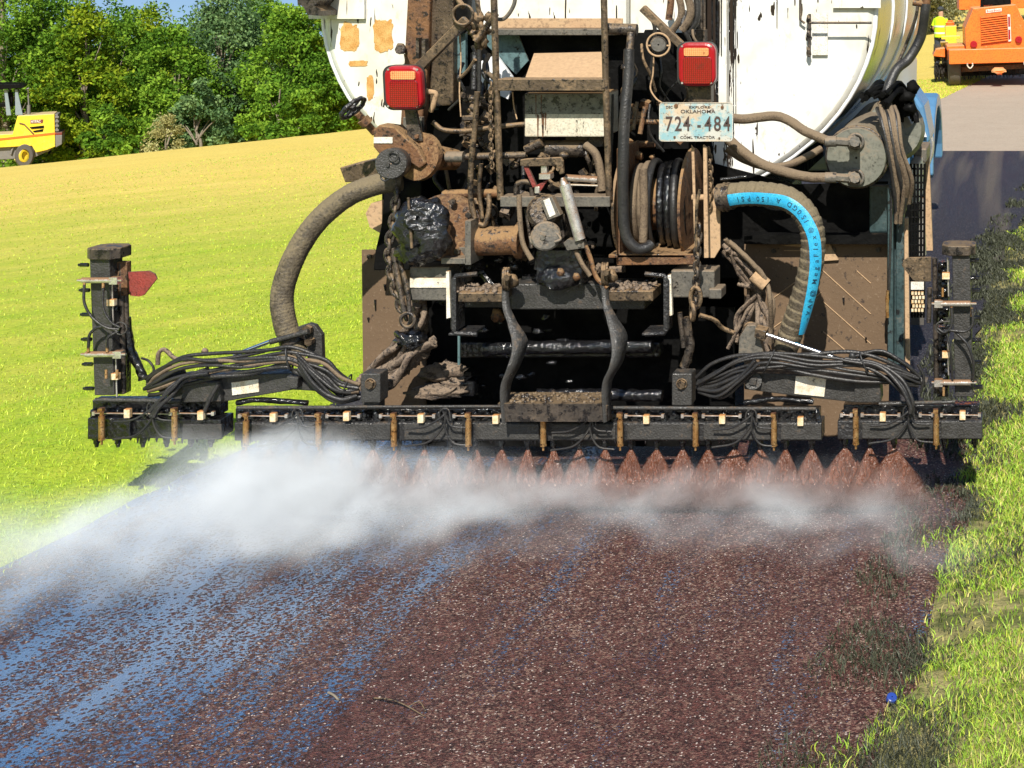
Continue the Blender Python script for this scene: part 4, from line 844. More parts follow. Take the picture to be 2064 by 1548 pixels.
part('foot_bracket', 'grey', lambda m: (m.prism([(1135, 490), (1144, 482), (1176, 486), (1178, 500), (1143, 505)], .03, .04), m.bolt(P(1169, 494, .03), .008, .008)), cv, .002)
part('valve_base', 'tar', lambda m: (m.pbox(1082, 505, 1172, 575, .10, .14), m.blob(P(1125, 560, .1), (.09, .05, .05), .3, 2)), cv, .006)
part('nut', 'rust', lambda m: (m.blob(P(1130, 549, .06), .018, .4, 1), m.cut(), m.blob(P(1162, 558, .06), .017, .4, 1), m.cut(), m.blob(P(1003, 636, .3), .03, .6, 1)))
# ---- hose reel
rl = part('hose_reel', 'rust', lambda m: (m.prism([(1243, 300), (1249, 296), (1249, 512), (1400, 512), (1400, 533), (1243, 535)], .10, .012), m.box((P(1322, 0, .25).x, .27, P(1322, 512, .1).z - .01), (155 * S(.1), .34, .014)), m.pbox(1243, 300, 1248, 534, .1, .32)), bevel=.003)
def disc(m, x, y, r_, th=.012): m.lathe(P(x, 410, y), P(x, 410, y) + Vector((th, 0, 0)), [(0, .01), (0, r_), (1, r_), (1, .01)], 44)
part('reel_flange', 'steel', lambda m: disc(m, 1262, .34, .235), rl); part('reel_flange', 'rust', lambda m: disc(m, 1392, .34, .25), rl)
part('drum', 'rust', lambda m: m.tube([P(1262, 410, .34), P(1396, 410, .34)], .12, seg=28, spline=False), rl)
for i, (x, mt) in enumerate(((1290, 'dusty_hose'), (1306, 'dusty_hose'), (1320, 'hose'), (1336, 'tar'), (1352, 'tar'), (1366, 'hose'), (1379, 'tar'))):
    c = P(x, 412, .34); rad = .17 + .012 * ((i * 7) % 3); 
    part('hose_coil', mt, lambda m: m.tube([c + Vector((.012 * math.sin(a * .5) + (.02 if i > 2 else .006) * math.sin(a), -math.sin(a) * rad, math.cos(a) * rad)) for a in [2 * math.pi * k / 40 for k in range(41)]], .0165, seg=12, spline=False, rough=.08), rl)
part('reel_arm', 'tan', lambda m: (m.prism([(1417, 292), (1424, 298), (1428, 520), (1419, 520)], .06, .02), m.prism([(1425, 350), (1450, 400), (1452, 500), (1440, 520), (1430, 520)], .14, .015), m.prism([(1393, 292), (1399, 300), (1405, 510), (1400, 512)], .08, .01)), rl, .002)
part('reel_arm', 'steel', lambda m: m.ptube([(1411, 382, .02), (1404, 420, .02), (1404, 500, .02), (1412, 512, .04)], .007), rl)
part('axle', 'tan', lambda m: m.tube([P(1395, 398, .2), P(1456, 398, .2)], .014, seg=12, spline=False), rl)
part('tarred_bolt', 'tar', lambda m: m.tube([P(1452, 362, .1), P(1505, 356, .1)], .007, seg=8, spline=False), rl)
part('feed_hose', 'hose', lambda m: m.ptube([(1268, 100, .12), (1266, 160, .1), (1259, 240, .07), (1256, 330, .05), (1256, 420, .05), (1262, 475, .05), (1282, 500, .06), (1302, 500, .08), (1313, 492, .1)], .0235, seg=16, rough=.03), label='thick black hose hanging down beside the reel')
part('hose_swivel', 'iron', lambda m: (m.ptube([(1268, 98, .12), (1267, 128, .11)], .021, spline=False, seg=8), m.ptube([(1222, 58, .16), (1284, 60, .16)], .026, spline=False), m.ptube([(1272, 66, .14), (1269, 100, .12)], .017, spline=False), m.ptube([(1264, 132, .115), (1263, 140, .11)], .026, spline=False)), label='black swivel joint on top of the feed hose')
part('reel_hose_end', 'dusty_hose', lambda m: m.ptube([(1296, 340, .14), (1298, 420, .13), (1296, 488, .12)], .0185, seg=12))
part('upper_hose', 'dusty_hose', lambda m: m.ptube([(1360, -60, .3), (1385, -10, .3), (1392, 30, .3), (1375, 62, .3)], .018)); part('upper_hose', 'dusty_hose', lambda m: m.ptube([(1345, -60, .32), (1370, 0, .32), (1372, 35, .32), (1355, 62, .32)], .016)); part('upper_hose', 'rust', lambda m: m.ptube([(1338, -60, .34), (1352, -10, .34), (1348, 40, .34)], .016), label='rust-coloured upper hose')
part('upper_hose', 'hose', lambda m: m.ptube([(1375, -60, .3), (1402, -10, .32), (1404, 40, .32), (1384, 70, .32)], .015))
part('drip_panel', 'iron', lambda m: [m.ptube([(1402 + i * 6, -60, .52), (1402 + i * 6, 190 + (i * 37) % 60, .52)], .006, spline=False) for i in range(4)] + [m.pbox(1403, 60, 1420, 84, .44, .06)])
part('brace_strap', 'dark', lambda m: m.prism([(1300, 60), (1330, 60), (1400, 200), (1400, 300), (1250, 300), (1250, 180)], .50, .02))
# ---- blue banded hose, right
BH = [(1456, 397, .10), (1500, 391, .08), (1545, 392, .06), (1590, 402, .04), (1622, 430, .03), (1638, 470, .02), (1637, 520, .02), (1627, 570, .03), (1612, 620, .04), (1598, 660, .05), (1583, 705, .06)]
bp = catmull([P(*q) for q in BH], 22)
bh = part('suction_hose', 'big_hose', lambda m: m.tube(bp, lambda q: 25 * S(.03) * (1.0 - .075 * max(0, math.cos(q * 2 * math.pi * 25)) ** 6 + .02 * math.sin(q * 2 * math.pi * 25)), seg=22, spline=False), label='ribbed grey hose with a cyan printed band, right of the reel')
rB = 25 * S(.03) * 1.05
def band_frames():
    out = []; acc = 0
    for i, p in enumerate(bp):
        t_ = (bp[min(i + 1, len(bp) - 1)] - bp[max(i - 1, 0)]).normalized(); q = i / (len(bp) - 1)
        side = t_.cross(Vector((0, -1, 0))).normalized()        # perpendicular to the hose, in the picture-facing sheet
        ang = float(np.interp(q, [0, .2, .45, .6, .8, .95], [.25, .2, -.05, -.45, -.85, -1.3]))  # the band turns round the hose
        if i: acc += (p - bp[i - 1]).length
        out.append((p, t_, side, ang, acc))
    return out
BFR = band_frames()
def bandpt(fr, a, r_): p, t_, side, ang, _ = fr; return p + (Vector((0, -1, 0)) * math.cos(ang + a) + side * math.sin(ang + a)) * r_
def band(m):
    idx = [i for i in range(8, int(len(BFR) * .91))]; n = 9; vs = []
    for i in idx:
        for k in range(n): vs.append(bandpt(BFR[i], (k / (n - 1) - .5) * .95, rB + .0012))
    m.add(vs, [(a * n + k, a * n + k + 1, (a + 1) * n + k + 1, (a + 1) * n + k) for a in range(len(idx) - 1) for k in range(n - 1)], True)
part('printed_band', 'blue', band, bh)
TXT = '-VAP@ MegaFlex® 150GD  A  150 PSI'
tot = BFR[-1][4]; s0_, s1_ = tot * .845, tot * .075
wds_ = [1.25 if c in 'MW@®' else .55 if c in 'lI1' else .45 if c == ' ' else .9 for c in TXT]; cum = np.cumsum([0] + wds_)
for i, c in enumerate(TXT):
    if c == ' ': continue
    sarc = s0_ + (s1_ - s0_) * (cum[i] + wds_[i] / 2) / cum[-1]; j = min(range(len(BFR)), key=lambda k: abs(BFR[k][4] - sarc)); fr = BFR[j]
    o_ = bandpt(fr, 0, rB + .0022); nrm = (o_ - fr[0]).normalized(); xd = -fr[1]; ud = nrm.cross(xd)
    letters(c, 'lettering', bh, M['ink'], o_, xd, ud, h=.021, bold=.004, depth=.0004)
part('hose_clamp', 'iron', lambda m: (m.tube([P(1450, 398, .10), P(1476, 395, .09)], rB * 1.06, seg=22, spline=False), [m.tube([P(x, 397, .10), P(x + 4, 397, .10)], rB * 1.15, seg=22, spline=False) for x in (1458, 1466)]), bh)
part('dust_ledge', 'tan', lambda m: m.prism([(1572, 495), (1660, 488), (1672, 492), (1690, 524), (1660, 526), (1650, 500)], .5, .02))
# muddy hose bundles
def mudbundle(m, pts, n, spread, r0, r1, seed, y):
    rr = random.Random(seed)
    for i in range(n): m.ptube([(x + rr.uniform(-spread, spread), yy + rr.uniform(-spread, spread), y + rr.uniform(-.05, .05)) for x, yy in pts], rr.uniform(r0, r1), rough=.35, seg=8); m.cut()
part('muddy_hose', 'mud', lambda m: mudbundle(m, [(1470, 500), (1505, 545), (1530, 600), (1540, 650), (1540, 700)], 7, 13, .008, .013, 5, .25), label=None)
part('muddy_hose', 'mud', lambda m: mudbundle(m, [(1475, 690), (1500, 640), (1520, 590), (1500, 560)], 5, 14, .008, .012, 8, .28), label=None)
part('muddy_hose', 'dusty_hose', lambda m: mudbundle(m, [(1462, 480), (1500, 520), (1540, 565), (1556, 620), (1552, 690)], 3, 6, .009, .012, 11, .22))
part('canister', 'tan', lambda m: m.tube([P(1518, 553, .2), P(1544, 575, .2)], .03, seg=16, spline=False))
part('muddy_hose', 'mud', lambda m: mudbundle(m, [(846, 600), (840, 650), (815, 690), (775, 735), (735, 775)], 13, 17, .010, .019, 14, .2), label=None)
part('muddy_hose', 'mud', lambda m: (mudbundle(m, [(870, 690), (835, 725), (790, 765), (760, 785)], 8, 14, .010, .018, 16, .16), [(m.blob(P(800 + 12 * k, 745 - 9 * k, .18), .04, .6, 2, seed=k), m.cut()) for k in range(5)]))
part('hose_wrap', 'tar', lambda m: (m.ring(P(815, 690, .14), .055, .011, (.7, .6, .6)), m.blob(P(832, 684, .13), (.06, .05, .035), .7, 2, 4, 3)))
part('mud_clump', 'mud', lambda m: (m.blob(P(890, 750, .35), (.10, .05, .04), .7, 2, 4), m.cut(), m.blob(P(905, 775, .35), (.08, .04, .05), .7, 2, 4, 2), m.cut(), m.blob(P(880, 790, .3), (.12, .05, .03), .7, 2, 4, 4)))
# ---- rear beams
part('rear_beam', 'grey', lambda m: (m.pbox(825, 538, 906, 606, .10, .12),), bevel=.006); part('rear_beam', 'grey', lambda m: (m.pbox(1352, 545, 1440, 600, .10, .12), m.pbox(1428, 582, 1454, 603, .08, .10)), bevel=.006)
part('reflector', 'reflector', lambda m: m.pbox(826, 560, 901, 580, .094, .004), bevel=.001)
part('reflector_edge', 'reflector', lambda m: m.prism([(899, 547), (905, 547), (908, 640), (900, 642)], .05, .02)); part('reflector_edge', 'reflector', lambda m: m.prism([(1346, 555), (1352, 553), (1355, 635), (1348, 637)], .05, .02))
def cch(m, x0, x1, s_):
    m.ptube([(x1, 552, .05), (x0 + 6 * s_, 556, .05), (x0, 566, .05), (x0, 662, .05), (x0 + 6 * s_, 672, .05), (x1, 674, .05)], .011, spline=False, seg=4); m.pbox(min(x0, x0 + 6 * s_) - 2, 560, max(x0, x0 + 6 * s_), 668, .04, .10)
    m.box((P((x0 + x1) / 2, 0, .1).x, .12, P(0, 674, .05).z), (abs(x1 - x0) * S(.1), .14, .010))
part('tow_channel', 'black', lambda m: cch(m, 913, 962, 1), bevel=.002); part('tow_channel', 'black', lambda m: cch(m, 1345, 1300, -1), bevel=.002)
part('cross_beam', 'dull', lambda m: m.pbox(1028, 572, 1300, 624, .16, .12), bevel=.006); part('cross_beam', 'dull', lambda m: m.pbox(920, 596, 1030, 620, .2, .1), bevel=.004)
part('foot_rest', 'steel', lambda m: m.pbox(923, 590, 1012, 609, .04, .14), bevel=.004); part('foot_rest', 'steel', lambda m: m.pbox(1223, 586, 1316, 607, .04, .14), bevel=.004)
def gravel(m, x0, x1, y, s_):
    rr = random.Random(s_)
    for i in range(60): m.blob((P(x0 + rr.random() * (x1 - x0), 0, .1).x, .05 + rr.random() * .12, P(0, y, .04).z + .002), .006 + .007 * rr.random(), .7, 1, seed=i)
for ga in ((925, 1010, 590, 1), (1225, 1314, 586, 2)): part('grit', 'mud', lambda m: gravel(m, *ga))['kind'] = 'stuff'
part('tarred_pipe', 'tar', lambda m: m.tube([P(975, 702, .30), P(1100, 700, .30), P(1315, 698, .30)], .030, seg=16, n=14, rough=.3)); part('tarred_pipe', 'tar', lambda m: m.tube([P(1082, 796, .10), P(1180, 795, .10), P(1335, 797, .10)], .024, seg=14, n=14, rough=.4))
part('drop_bracket', 'iron', lambda m: (m.ptube([(1370, 630, .1), (1378, 700, .1)], .011, spline=False), m.ptube([(1382, 640, .12), (1390, 700, .12), (1380, 740, .12)], .02, rough=.4)))
part('underbody_shade_panel', 'dark', lambda m: m.pbox(860, 620, 1480, 900, .56, .02))  # black sheet painting in the shade under the body
part('axle_guard', 'tar', lambda m: (m.pbox(868, 770, 955, 800, .32, .1), m.pbox(925, 690, 1330, 722, .36, .08)), bevel=.01)
# ================================================================ spray bar
SB = part('spray_bar', 'black', lambda m: m.pbox(472, 852, 1656, 889, -.05, .10), bevel=.004)
SL = part('wing_bar', 'tar', lambda m: (m.pbox(176, 843, 262, 886, -.06, .12), m.pbox(176, 846, 445, 884, -.04, .10)), bevel=.004, label='left wing of the spray bar, folded part hanging over the grass')
SR = part('wing_bar', 'black', lambda m: m.pbox(1688, 848, 1980, 886, -.06, .12), bevel=.004, label='right wing of the spray bar over the verge')
part('top_rail', 'tar', lambda m: m.pbox(474, 824, 1652, 846, .03, .05), SB, .004); part('top_rail', 'tar', lambda m: m.pbox(186, 806, 445, 836, .03, .06), SL, .004); part('top_rail', 'tar', lambda m: m.pbox(1700, 816, 1975, 840, .03, .06), SR, .004)
def flat(m, segs): [(m.pbox(a, 855, b, 886, -.058, .01), m.cut()) for a, b in segs]
part('guard_plate', 'dull', lambda m: flat(m, ((505, 634), (657, 786), (815, 932), (958, 1086), (1112, 1240), (1264, 1394), (1418, 1552), (1574, 1655))), SB, .0015)
part('guard_plate', 'dull', lambda m: m.pbox(368, 856, 446, 886, -.05, .012), SL, .0015); part('guard_plate', 'dull', lambda m: m.pbox(1738, 853, 1880, 884, -.067, .01), SR, .0015); part('guard_plate', 'dull', lambda m: m.pbox(1897, 851, 1979, 884, -.067, .01), SR, .0015)
def rod(m, pts, r_=.0045): m.ptube(pts, r_, seg=8, spline=False)
part('rail_pipe', 'dull', lambda m: (rod(m, [(478, 822, -.04), (1016, 820, -.04)], .0085), m.cut(), rod(m, [(1224, 822, -.04), (1645, 824, -.04)], .0085), m.tube([P(700, 820, -.05), P(1014, 819, -.05)], .006, spline=False)), SB)
part('rail_pipe', 'dull', lambda m: rod(m, [(192, 806, -.04), (365, 808, -.04)], .009), SL); part('rail_pipe', 'dull', lambda m: rod(m, [(1772, 814, -.05), (1925, 810, -.05)], .008), SR)
def valves(m, x0, x1, y, seed):
    rr = random.Random(seed); x = x0
    while x < x1:
        m.blob(P(x, y - 8, -.01), (.012, .02, .012), .5, 1, seed=int(x)); m.pbox(x - 8, y - 4, x + 9, y + 9, -.02, .05); m.bolt(P(x + 3, y - 4, -.03), .007, .012); m.box(P(x + 6, y + 6, -.02), (.02, .03, .014), rotm(0, rr.random(), 0)); x += 25
part('valve_row', 'tar', lambda m: valves(m, 484, 1650, 840, 1), SB); part('valve_row', 'tar', lambda m: valves(m, 190, 440, 836, 2), SL); part('valve_row', 'tar', lambda m: valves(m, 1700, 1970, 840, 3), SR)
def links(m, segs, y):
    for a, b in segs:
        m.ptube([(a, y, -.05), (b, y + 1, -.05)], .0035, spline=False, seg=6)
        for x in (a, b): m.box(P(x, y, -.045), (.012, .014, .016))
        m.cut()
part('linkage_rod', 'chrome', lambda m: links(m, ((484, 578), (600, 648), (660, 724), (768, 875), (916, 1010), (1262, 1336), (1376, 1404), (1418, 1492), (1530, 1560)), 838), SB)
part('linkage_rod', 'chrome', lambda m: links(m, ((190, 345), (358, 430)), 833), SL); part('linkage_rod', 'chrome', lambda m: links(m, ((1697, 1716), (1738, 1812), (1855, 1880), (1898, 1974)), 836), SR)
def cyln(m, x, y0, y1, y=-.085):
    m.tube([P(x, y0, y), P(x, y1, y)], .0125, seg=14, spline=False); m.tube([P(x, y0 - 9, y), P(x, y0 + 1, y)], .0085, seg=6, spline=False, smooth=False); m.tube([P(x, y1 - 1, y), P(x, y1 + 3, y)], .014, seg=6, spline=False, smooth=False)
    m.tube([P(x, y1 + 2, y), P(x, y1 + 12, y)], .005, seg=6, spline=False); m.box(P(x - 1, y0 - 12, y + .01), (.02, .02, .016))
for x in (496, 642, 794, 944, 1095, 1250, 1402, 1560): part('air_cylinder', 'copper', lambda m: cyln(m, x, 848, 896), SB)
for x in (205, 352): part('air_cylinder', 'copper', lambda m: cyln(m, x, 838, 884), SL)
for x in (1725, 1887): part('air_cylinder', 'copper', lambda m: cyln(m, x, 840, 893), SR)
for x, y, pr in ((549, 842, SB), (697, 840, SB), (847, 844, SB), (998, 846, SB), (1302, 846, SB), (1455, 846, SB), (1613, 850, SB), (255, 834, SL), (403, 838, SL), (1779, 841, SR), (1940, 838, SR)):
    part('spacer_block', 'cream', lambda m: m.pbox(x - 6, y - 9, x + 6, y + 9, -.075, .02), pr, .002)
def loop(m, x, y0, s_, y=-.1):
    """small control hose pair: out of an eyelet at the top, down to the cylinder on each side"""
    m.ptube([(x - s_ * 6, y0 - 12, y + .02), (x - s_ * 4, y0, y), (x - s_ * 40, y0 + 22, y), (x - s_ * 78, y0 + 26, y + .01)], .0042, seg=8); m.ptube([(x, y0 - 8, y), (x - s_ * 2, y0 + 18, y), (x - s_ * 32, y0 + 52, y), (x - s_ * 80, y0 + 62, y + .01)], .0048, seg=8)
    m.ptube([(x + s_ * 2, y0 - 8, y), (x, y0 + 24, y), (x + s_ * 16, y0 + 54, y), (x + s_ * 48, y0 + 60, y + .01)], .0045, seg=8); m.ptube([(x + s_ * 2, y0, y), (x + s_ * 12, y0 + 20, y), (x + s_ * 42, y0 + 24, y + .01)], .004, seg=8)
def eyelet(m, x, y0, y=-.1): m.ptube([(x - 11, y0 + 14, y), (x - 11, y0 - 6, y), (x - 2, y0 - 15, y), (x + 8, y0 - 10, y), (x + 11, y0 + 10, y)], .0028, seg=6)
for x, y0, s_, pr in ((600, 838, 1, SB), (897, 838, 1, SB), (1190, 846, 1, SB), (1515, 840, 1, SB), (308, 824, 1, SL), (1832, 832, 1, SR)):
    part('control_hose', 'hose', lambda m: loop(m, x, y0, s_), pr); part('hose_eyelet', 'dull', lambda m: eyelet(m, x, y0), pr)
def nozz(m, x, y0=889, y=0): m.tube([P(x, y0 - 3, y), P(x, y0 + 9, y)], .014, seg=6, spline=False, smooth=False); m.tube([P(x, y0 + 8, y), P(x, y0 + 17, y)], lambda q: .011 - .004 * q, seg=8, spline=False)
NZ = list(range(492, 1650, 52))
for x in NZ: part('nozzle', 'tar', lambda m: nozz(m, x), SB)
for x in (195, 238, 288, 336, 385, 425): part('nozzle', 'tar', lambda m: nozz(m, x, 884), SL)
for x in (1703, 1753, 1802, 1855, 1905, 1965): part('nozzle', 'tar', lambda m: nozz(m, x, 886), SR)
def drips(m, x0, x1, y, n, seed):
    rr = random.Random(seed)
    for i in range(n): x = rr.uniform(x0, x1); h = rr.uniform(3, 10); m.tube([P(x, y, -.04), P(x, y + h, -.04)], lambda q: .006 * (1 - .6 * q), seg=6, spline=False); m.cut()
part('tar_drip', 'tar', lambda m: drips(m, 475, 1650, 887, 44, 1), SB); part('tar_drip', 'tar', lambda m: drips(m, 178, 440, 884, 16, 2), SL); part('tar_drip', 'tar', lambda m: drips(m, 1690, 1978, 884, 14, 3), SR)
part('tarred_rim', 'tar', lambda m: (m.ptube([(478, 812, .02), (520, 806, .02), (620, 812, .02)], .012, rough=.4), m.ptube([(1500, 812, .02), (1560, 804, .02), (1640, 810, .02)], .012, rough=.4), m.ptube([(1645, 824, -.03), (1652, 850, -.04)], .012, rough=.3)), SB)
# ================================================================ folded wing posts
def post(sx, xa, xb, ya, yb, capx0, capx1, capy0, capy1, lean, lab):
    po = part('folded_wing', 'dull', lambda m: m.prism([(xa, ya), (xb, ya), (xb + lean, yb), (xa + lean, yb)], -.04, .09), bevel=.004, label=lab)
    def cp(m):
        zt, zb = capy0 + 10, capy1
        A = [(capx0 + 2, zb + 2), (capx0 + 2, capy0 + 6), (capx1 - 2, capy0 + 6), (capx1 - 2, zb + 2)]; x0, x1 = P(capx0 + 2, 0, -.06).x, P(capx1 - 2, 0, -.06).x; z0, z1 = P(0, zb + 2, -.06).z, P(0, capy0 + 9, -.06).z; c_ = .028; m.wprism([(x0 + c_, -.06, z0), (x1 - c_, -.06, z0), (x1, -.06 + c_, z0), (x1, .07 - c_, z0), (x1 - c_, .07, z0), (x0 + c_, .07, z0), (x0, .07 - c_, z0), (x0, -.06 + c_, z0)], (0, 0, z1 - z0))
    part('end_cap', 'iron', cp, po, .004)
    return po
LP = post(1, 180, 220, 518, 797, 165, 236, 493, 522, 10, 'left folded-up wing with octagonal cap'); RP = post(-1, 1919, 1955, 512, 800, 1896, 1968, 487, 514, 6, 'right folded-up wing with octagonal cap')
for po, xs_, ys_, s_ in ((LP, 244, 530, -1), (RP, 1884, 520, 1)):
    part('tie_rod', 'iron', lambda m: (m.ptube([(xs_, ys_, .02), (xs_ + 6 + (0 if s_ < 0 else -2), 792, .02)], .011, spline=False), m.ptube([(xs_ + 10 * -s_, ys_ + 60, .03), (xs_ + 12 * -s_, ys_ + 130, .03)], .010, spline=False)), po)
    def frame(m):
        m.pbox(*( (222, 534, 240, 640) if s_ < 0 else (1890, 528, 1912, 640)), .03, .05); m.pbox(*((226, 660, 250, 795) if s_ < 0 else (1888, 660, 1912, 800)), .03, .05)
    part('wing_frame', 'tar', frame, po, .003)
    rr = random.Random(3)
    part('valve_row', 'tar', lambda m: [m.blob(P((228 if s_ < 0 else 1902) + rr.uniform(-8, 8), 535 + i * 12.5, .0), .014, .6, 1, seed=i) for i in range(21)], po)
    part('nozzle', 'tar', lambda m: [(m.tube([P(178 + 2 * i, y, .0), P(162 + 2 * i, y, .0)], .009, seg=6, spline=False, smooth=False), m.tube([P(164 + 2 * i, y, 0), P(158 + 2 * i, y, 0)], .006, seg=6, spline=False), m.cut()) for i, y in enumerate((534, 585, 634, 684, 734, 783))] if s_ < 0 else [(m.tube([P(1956 + i, y, .0), P(1974 + i, y, .0)], .010, seg=6, spline=False, smooth=False), m.cut()) for i, y in enumerate((525, 560, 585, 640, 685, 730, 780))], po)
    for yc in ((565, 714) if s_ < 0 else (612, 771)):
        dx = (yc - 565) * .05
        xa, xb = (162 + dx, 240 + dx) if s_ < 0 else (1884, 1962)
        part('air_cylinder', 'chrome', lambda m: (m.tube([P(xa + (4 if s_ < 0 else 12), yc, -.075), P(xb - (14 if s_ < 0 else 6), yc, -.075)], .0125, seg=14, spline=False), m.tube([P(xa - 6, yc, -.075), P(xb + 6, yc, -.075)], .006, seg=6, spline=False), m.box(P(xb - 8 if s_ < 0 else xa + 8, yc, -.07), (.035, .03, .03))), po, .001)
        bx_ = 222 + dx if s_ < 0 else 1906; by = yc + 46 if s_ < 0 else yc - 55
        part('spacer_block', 'cream', lambda m: m.pbox(bx_ - 7, by - 7, bx_ + 8, by + 6, -.05, .02), po, .001)
        part('linkage_rod', 'chrome', lambda m: m.ptube([(bx_ + 4, by - 38, -.03), (bx_ + 6, by + 40, -.03)], .0035, spline=False), po)
if 1:
    part('control_hose', 'hose', lambda m: (m.ptube([(170, 574, -.09), (170, 610, -.1), (186, 640, -.1), (214, 660, -.1), (240, 664, -.09)], .0055), m.ptube([(208, 580, -.09), (208, 620, -.1), (222, 648, -.1), (242, 660, -.09)], .005), m.ptube([(178, 700, -.09), (182, 672, -.1), (205, 658, -.1), (236, 668, -.09)], .006), m.ptube([(216, 700, -.09), (218, 680, -.1), (238, 668, -.09)], .005)), LP)
    part('hose_eyelet', 'dull', lambda m: m.ring(P(243, 662, -.09), .026, .003), LP)
    part('brass_nipple', 'copper', lambda m: [(m.ptube([(x, y, -.08), (x, y + 18, -.085)], .006, spline=False, seg=6), m.cut()) for x, y in ((170, 568), (208, 570), (178, 692), (216, 692), (214, 745), (236, 745))], LP)
    part('control_hose', 'hose', lambda m: (m.ptube([(1918, 620, -.09), (1918, 655, -.1), (1904, 670, -.1), (1890, 662, -.09)], .0055), m.ptube([(1960, 622, -.09), (1960, 655, -.1), (1945, 668, -.1), (1915, 666, -.1), (1896, 668, -.09)], .006), m.ptube([(1908, 668, -.09), (1916, 710, -.1), (1920, 765, -.09)], .005), m.ptube([(1925, 668, -.09), (1950, 695, -.1), (1962, 730, -.1), (1962, 765, -.09)], .006)), RP)
    part('hose_eyelet', 'dull', lambda m: m.ptube([(1914, 648, -.09), (1892, 650, -.09), (1886, 662, -.09), (1896, 672, -.09), (1916, 670, -.09)], .003), RP)
    part('brass_nipple', 'copper', lambda m: [(m.ptube([(x, y, -.08), (x, y + 18, -.085)], .006, spline=False, seg=6), m.cut()) for x, y in ((1918, 618), (1959, 620), (1902, 780), (1900, 580))], RP)
part('warning_paddle', 'red', lambda m: m.prism([(258, 548), (300, 546), (312, 552), (316, 562), (290, 595), (280, 598), (262, 596)], .0, .008), LP, .001, label='scuffed red paddle plate')
part('warning_paddle', 'steel', lambda m: m.prism([(1877, 518), (1830, 519), (1820, 526), (1818, 536), (1840, 564), (1850, 568), (1877, 567)], .0, .008), RP, .001, label='brown paddle plate')
part('paddle_mount', 'rust', lambda m: m.pbox(232, 528, 256, 596, .01, .03), LP, .002)
part('brace', 'tar', lambda m: m.ptube([(255, 640, .05), (262, 700, .05), (285, 750, .05), (290, 765, .05)], .018, rough=.3), LP)
# ================================================================ wing arms, hydraulic rods, cable bundles
AL = part('wing_arm', 'dull', lambda m: (m.prism([(290, 775), (365, 758), (600, 752), (655, 745), (655, 790), (590, 786), (440, 812), (365, 812)], .0, .08), m.prism([(365, 772), (440, 770), (445, 810), (365, 812)], -.03, .10)), bevel=.005, label='left black folding arm under a bundle of cables')
AR = part('wing_arm', 'dull', lambda m: (m.prism([(1500, 752), (1600, 755), (1720, 766), (1775, 766), (1775, 812), (1725, 812), (1600, 798), (1500, 785)], .0, .08), m.prism([(1722, 770), (1774, 768), (1776, 812), (1722, 812)], -.02, .10)), bevel=.005, label='right black folding arm with a white reflector')
part('reflector', 'reflector', lambda m: m.prism([(466, 771), (520, 764), (522, 790), (468, 797)], -.006, .006), AL, .001); part('reflector', 'reflector', lambda m: m.prism([(1604, 758), (1666, 759), (1661, 800), (1601, 794)], -.006, .006), AR, .001)
part('arm_bracket', 'dull', lambda m: (m.prism([(598, 660), (622, 652), (634, 656), (648, 675), (650, 735), (620, 740), (618, 690), (600, 682)], .06, .03),), AL, .003); part('arm_bracket', 'grey', lambda m: (m.prism([(1490, 680), (1505, 656), (1522, 655), (1530, 670), (1540, 720), (1488, 725)], .0, .05),), AR, .003)
part('bracket_block', 'steel', lambda m: m.prism([(1522, 662), (1544, 668), (1540, 688), (1520, 680)], -.05, .07), AR, .002)
part('pivot_bolt', 'steel', lambda m: (m.bolt(P(622, 664, .05), .022, .02), m.bolt(P(628, 686, .05), .018, .03)), AL); part('pivot_bolt', 'steel', lambda m: (m.bolt(P(1513, 663, .05), .024, .025), m.ring(P(1513, 663, .05), .026, .006)), AR)
part('hydraulic_rod', M['bright_rod'], lambda m: m.ptube([(472, 716, .0), (545, 688, .0)], .0085, spline=False), AL); part('hydraulic_sleeve', 'dull', lambda m: m.ptube([(545, 689, .0), (622, 668, .0)], .012, spline=False), AL)
part('hydraulic_rod', 'bright_rod', lambda m: m.ptube([(1545, 674, -.04), (1735, 738, -.045)], .0088, spline=False), AR)
part('ram_barrel', 'dull', lambda m: m.ptube([(1790, 745, .03), (1868, 770, .03)], .022, spline=False), AR); part('ram_barrel', 'dull', lambda m: m.ptube([(300, 770, .03), (370, 752, .03)], .020, spline=False), AL)
part('square_bolt', 'dull', lambda m: (m.lathe(P(1518, 768, -.03), P(1518, 768, .0), [(0, .01), (0, .036), (1, .036)], 24), m.box(P(1518, 768, -.035), (.03, .02, .03), rotm(0, .2, 0))), AR, .002); part('square_bolt', 'dull', lambda m: m.box(P(594, 768, -.02), (.05, .05, .05), rotm(0, .1, 0)), AL, .004)
for x0, x1, y0, y1 in ((727, 766, 753, 812), (1354, 1394, 753, 818)):
    pv = part('pivot_plate', 'dull', lambda m: (m.pbox(x0, y0, x1, y1, -.04, .08), m.pbox(x0 + 3, y1 - 2, x1 - 2, y1 + 14, .0, .06)), bevel=.005)
    part('pivot_bolt', 'steel', lambda m: (m.bolt(P((x0 + x1) / 2, y0 + 21, -.042), .018, .016), m.ring(P((x0 + x1) / 2, y0 + 21, -.044), .021, .003)), pv)
def cables(keys, n, spread, seed, mats, parent=None):
    rr = random.Random(seed)
    for i in range(n):
        f = i / (n - 1) - .5
        ph_ = rr.uniform(0, 6); pts = [(x + rr.uniform(-5, 5), y + f * sp_ + 5 * math.sin(ph_ + x * .02) + rr.uniform(-3, 3), yy - .02 * math.cos(f * 3) + .008 * math.sin(ph_ + x * .03)) for x, y, yy, sp_ in keys]
        part('control_cable', mats[i % len(mats)], lambda m: m.ptube(pts, rr.uniform(.0062, .0095), seg=9, n=7, rough=.05), parent)
